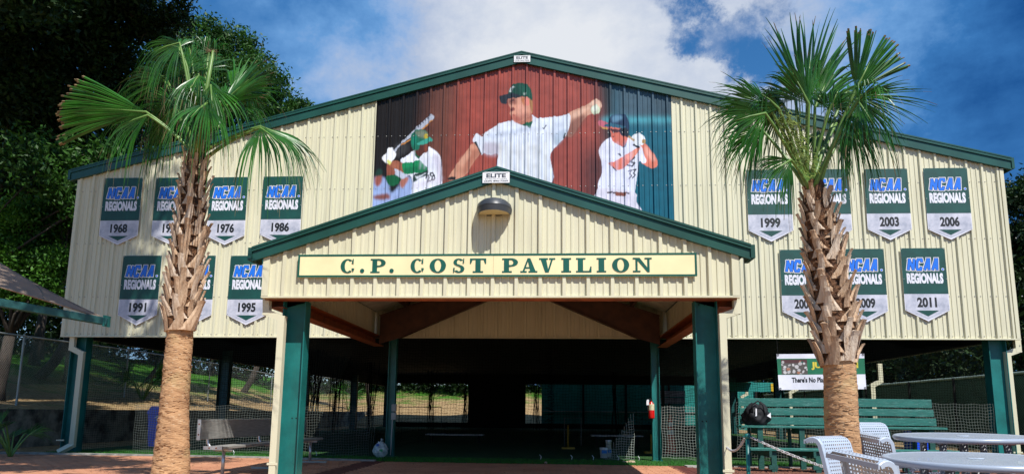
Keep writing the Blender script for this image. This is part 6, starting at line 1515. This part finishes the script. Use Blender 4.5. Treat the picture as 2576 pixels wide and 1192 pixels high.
def chair_proto():
    root = empty('chair', (0, 0, 0), 'x', 'chair', 'perforated grey metal chairs')
    # side profile: (depth y towards the sitter's front, height z)
    ctrl = [(.46, .36), (.475, .40), (.455, .432), (.41, .442), (.30, .436), (.16, .425), (.06, .425), (.015, .445), (-.005, .50), (-.025, .60), (-.045, .70), (-.062, .775), (-.085, .812), (-.125, .832), (-.17, .826), (-.20, .806)]
    P = np.array(ctrl); D = np.concatenate([[0], np.cumsum(np.linalg.norm(np.diff(P, axis=0), axis=1))]); tot = D[-1]
    def prof(s): d = s*tot; return np.interp(d, D, P[:, 0]), np.interp(d, D, P[:, 1])
    W = .47
    def pf(u, s):
        y, z = prof(.02+.955*s); return (-W/2+.028+(W-.056)*u, y, z)
    V, F = perf(pf, 13, 36, .50); o = mesh_np('seat_shell', V, F, grey, root); sol = o.modifiers.new('thickness', 'SOLIDIFY'); sol.thickness = .003
    for s in (-1, 1):                                           # solid rolled edge plates
        V = []; F = []; n = 44
        for i in range(n):
            y, z = prof(i/(n-1)); y2, z2 = prof(min(1, i/(n-1)+.01)); y1, z1 = prof(max(0, i/(n-1)-.01)); t_ = np.array([y2-y1, z2-z1]); t_ /= np.linalg.norm(t_); nn_ = np.array([t_[1], -t_[0]])  # towards underside/back
            x0, x1 = s*W/2, s*(W/2-.029); dp = -.038
            c = -nn_*.0
            back = np.array([t_[1], -t_[0]])*-1
            # underside direction
            und = np.array([-t_[1], t_[0]]); und = und if (und[1] < 0 or und[0] < 0) and not (und[1] > .5) else -und
            V += [(x1, y, z), (x0-s*.006, y, z+.0), (x0, y+und[0]*.006, z+und[1]*.006), (x0, y+und[0]*.036, z+und[1]*.036), (x0-s*.004, y+und[0]*.036, z+und[1]*.036), (x0-s*.006, y+und[0]*.004, z+und[1]*.004)]
        for i in range(n-1):
            for j in range(5): f = (i*6+j, i*6+j+1, (i+1)*6+j+1, (i+1)*6+j); F.append(f if s > 0 else f[::-1])
        mesh_np('edge_plate', V, F, grey, root)
    mb = MB(); y, z = prof(1.); mb.box(-W/2, W/2, y-.008, y+.002, z-.03, z+.0015); mb.build('top_lip', grey, root)
    mb = MB(); y, z = prof(0.); mb.box(-W/2, W/2, y-.004, y+.004, z-.02, z); mb.build('front_lip', grey, root)
    mb = MB()
    for s in (-1, 1): mb.tube([(s*.2, .38, .40), (s*.21, .40, .02), (s*.21, .30, .012), (s*.21, .0, .012), (s*.21, -.08, .02), (s*.19, .02, .40)], .0125, 8)
    mb.build('leg_frame', greyd, root, True); mb = MB(); mb.tube([(-.2, .2, .395), (.2, .2, .395)], .012, 8); mb.build('stretcher', greyd, root, True)
    return root
ch0 = chair_proto(); first = True
def place_chair(cx, cz, ang, dz, tilt, label):
    """cx right, cz forward of the camera line; ang: direction the sitter faces, measured in that frame"""
    global first
    p = np.array([0., 0., 0.])+_r*cx+np.array([math.sin(YAW), math.cos(YAW), 0])*cz
    fdir = _r*math.cos(ang)+np.array([math.sin(YAW), math.cos(YAW), 0])*math.sin(ang); rz = math.atan2(fdir[1], fdir[0])-math.pi/2
    if first: r_ = ch0; first = False
    else:
        r_ = ch0.copy(); col.objects.link(r_)
        for c in [o for o in bpy.data.objects if o.parent == ch0]: d_ = c.copy(); col.objects.link(d_); d_.parent = r_
    r_.location = (p[0], p[1], dz); r_.rotation_euler = (0, tilt, rz); r_['label'] = label
place_chair(2.62, 5.45, math.radians(-52), -.055, 0, 'grey perforated chair left of the near table, its seat back front lit')
place_chair(2.38, 4.62, math.radians(14), -.135, .09, 'grey perforated chair seen from behind, pushed against the near table')
place_chair(3.88, 7.28, math.radians(-62), .04, 0, 'grey perforated chair left of the far table, beside the palm trunk')
place_chair(3.33, 6.3, math.radians(8), -.045, .09, 'grey perforated chair seen from behind, in front of the far table')
def table(vx, vy, dcam, R_, tilt, label):
    d = ray(vx, vy); t_ = dcam/(d@_fw); c = np.array([0, 0, EYE])+d*t_
    root = empty('round_table', (c[0], c[1], 0), label, 'table', 'round perforated grey tables')
    zt = c[2]; ca = math.cos(tilt); ang = math.atan2(c[1], c[0])
    ax_ = np.array([math.cos(ang), math.sin(ang)])                # away from the viewpoint: the paving falls towards the front
    def pz(x, y): return zt+((x-c[0])*ax_[0]+(y-c[1])*ax_[1])*math.tan(tilt)
    V = []; F = []; p = .021; n = int(R_/p)
    for i in range(-n, n):
        for j in range(-n, n):
            x0, y0 = c[0]+i*p, c[1]+j*p
            if math.hypot(i*p+p/2, j*p+p/2) > R_-.035: continue
            b = len(V); h = .26*p; xc, yc = x0+p/2, y0+p/2
            for (x, y) in ((x0, y0), (x0+p, y0), (x0+p, y0+p), (x0, y0+p), (xc-h, yc), (xc, yc-h), (xc+h, yc), (xc, yc+h)): V.append((x, y, pz(x, y)))
            F += [(b, b+1, b+5), (b, b+5, b+4), (b+1, b+2, b+6), (b+1, b+6, b+5), (b+2, b+3, b+7), (b+2, b+7, b+6), (b+3, b, b+4), (b+3, b+4, b+7)]
    o = mesh_np('tabletop', V, F, gtab, root)
    V = []; F = []; na = 72; pr2 = [(R_-.05, .0005), (R_-.03, .004), (R_-.012, .006), (R_-.002, .0), (R_+.004, -.012), (R_, -.028), (R_-.012, -.04), (R_-.03, -.043)]
    for r_, z_ in pr2:
        for k in range(na): w = 2*math.pi*k/na; x, y = c[0]+r_*math.cos(w), c[1]+r_*math.sin(w); V.append((x, y, pz(x, y)+z_))
    F = [(i*na+k, i*na+(k+1) % na, (i+1)*na+(k+1) % na, (i+1)*na+k) for i in range(len(pr2)-1) for k in range(na)]
    mesh_np('rim', V, F, gtab, root, True)
    mb = MB(); mb.lathe([(.018, .004), (.05, .006), (.055, .001)], 20, Matrix.Translation((c[0], c[1], zt))); mb.build('umbrella_collar', grey, root, True)
    mb = MB(); mb.tube([(c[0], c[1], zt-.02), (c[0], c[1], -.1)], .035, 12); mb.build('pedestal', greyd, root, True)
    for k in range(4):
        w = math.radians(35+90*k); x, y = c[0]+.36*math.cos(w), c[1]+.36*math.sin(w)
        mb = MB(); mb.beam((c[0]+.42*math.cos(w), c[1]+.42*math.sin(w), pz(x, y)-.05), (c[0], c[1], zt-.05), .03, .03); mb.tube([(x, y, pz(x, y)-.05), (x+.05*math.cos(w), y+.05*math.sin(w), -.12)], .03, 10); mb.build('leg', greyd, root, True)
table(2454, 1153, 4.9, .60, .027, 'nearer round grey perforated table at the bottom right corner')
table(2421.7, 1096.1, 6.4, .575, .025, 'farther round grey perforated table in front of the bleacher')

# ------------------------------------------------------------------ shade sail at the left
YS = 9.2
ss = empty('shade_sail', (-9.0, YS, 2.2), 'taupe shade canopy with green steel arm reaching in from the left', 'canopy')
tip = U(268, 809, YS); lft = U(-260, 715, YS-1.6)
mb = MB(); mb.beam(lft, tip, .10, .105); o = mb.build('arm', darkpost, ss); bevel(o, .008)
mb = MB(); mb.box(tip[0]-.01, tip[0]+.012, YS-.07, YS+.07, tip[2]-.07, tip[2]+.085); mb.build('end_plate', teal, ss)
canvas = mat('taupe_canvas', (.30, .22, .165), .9, var=.08, vs=3, bump=.2, bs=200, transl=.15)
tc0 = U(262, 801, YS); A = [U(-300, 440, YS-.6), U(-300, 640, YS-1.9)]
V = []; n1_, n2_ = 26, 12
for i in range(n1_+1):
    f = i/n1_
    e1 = np.array(tc0)*(1-f)+np.array(A[0])*f; e2 = np.array(tc0)*(1-f)+np.array(A[1])*f
    e1 = e1+np.array([0, 0, -.16*math.sin(math.pi*f)]); e2 = e2+np.array([0, 0, .02*math.sin(math.pi*f)])
    for j in range(n2_+1): g = j/n2_; V.append(e1*(1-g)+e2*g+np.array([0, .12*math.sin(math.pi*g)*f, .05*math.sin(math.pi*g)*f]))
F = [(i*(n2_+1)+j, (i+1)*(n2_+1)+j, (i+1)*(n2_+1)+j+1, i*(n2_+1)+j+1) for i in range(n1_) for j in range(n2_)]
mesh_np('canvas', V, F, canvas, ss, True)
mb = MB(); mb.tube([V[i*(n2_+1)]+np.array([0, 0, .003]) for i in range(n1_+1)], .011, 6); mb.tube([V[i*(n2_+1)+n2_]+np.array([0, 0, .0]) for i in range(n1_+1)], .011, 6); mb.build('hem', canvas, ss, True)
mb = MB(); mb.tube([V[8*(n2_+1)+j]+np.array([0, -.004, .002]) for j in range(n2_+1)], .008, 5); mb.build('seam', canvas, ss, True)
mb = MB(); mb.tube([tc0, (tip+tc0)/2, tip+np.array([.0, 0, .07])], .009, 6); mb.build('turnbuckle', alum_b, ss, True)
mb = MB(); mb.tube([(lft[0], lft[1], -.1), (lft[0], lft[1], lft[2]+.4)], .07, 12); mb.build('mast', teal, ss, True)
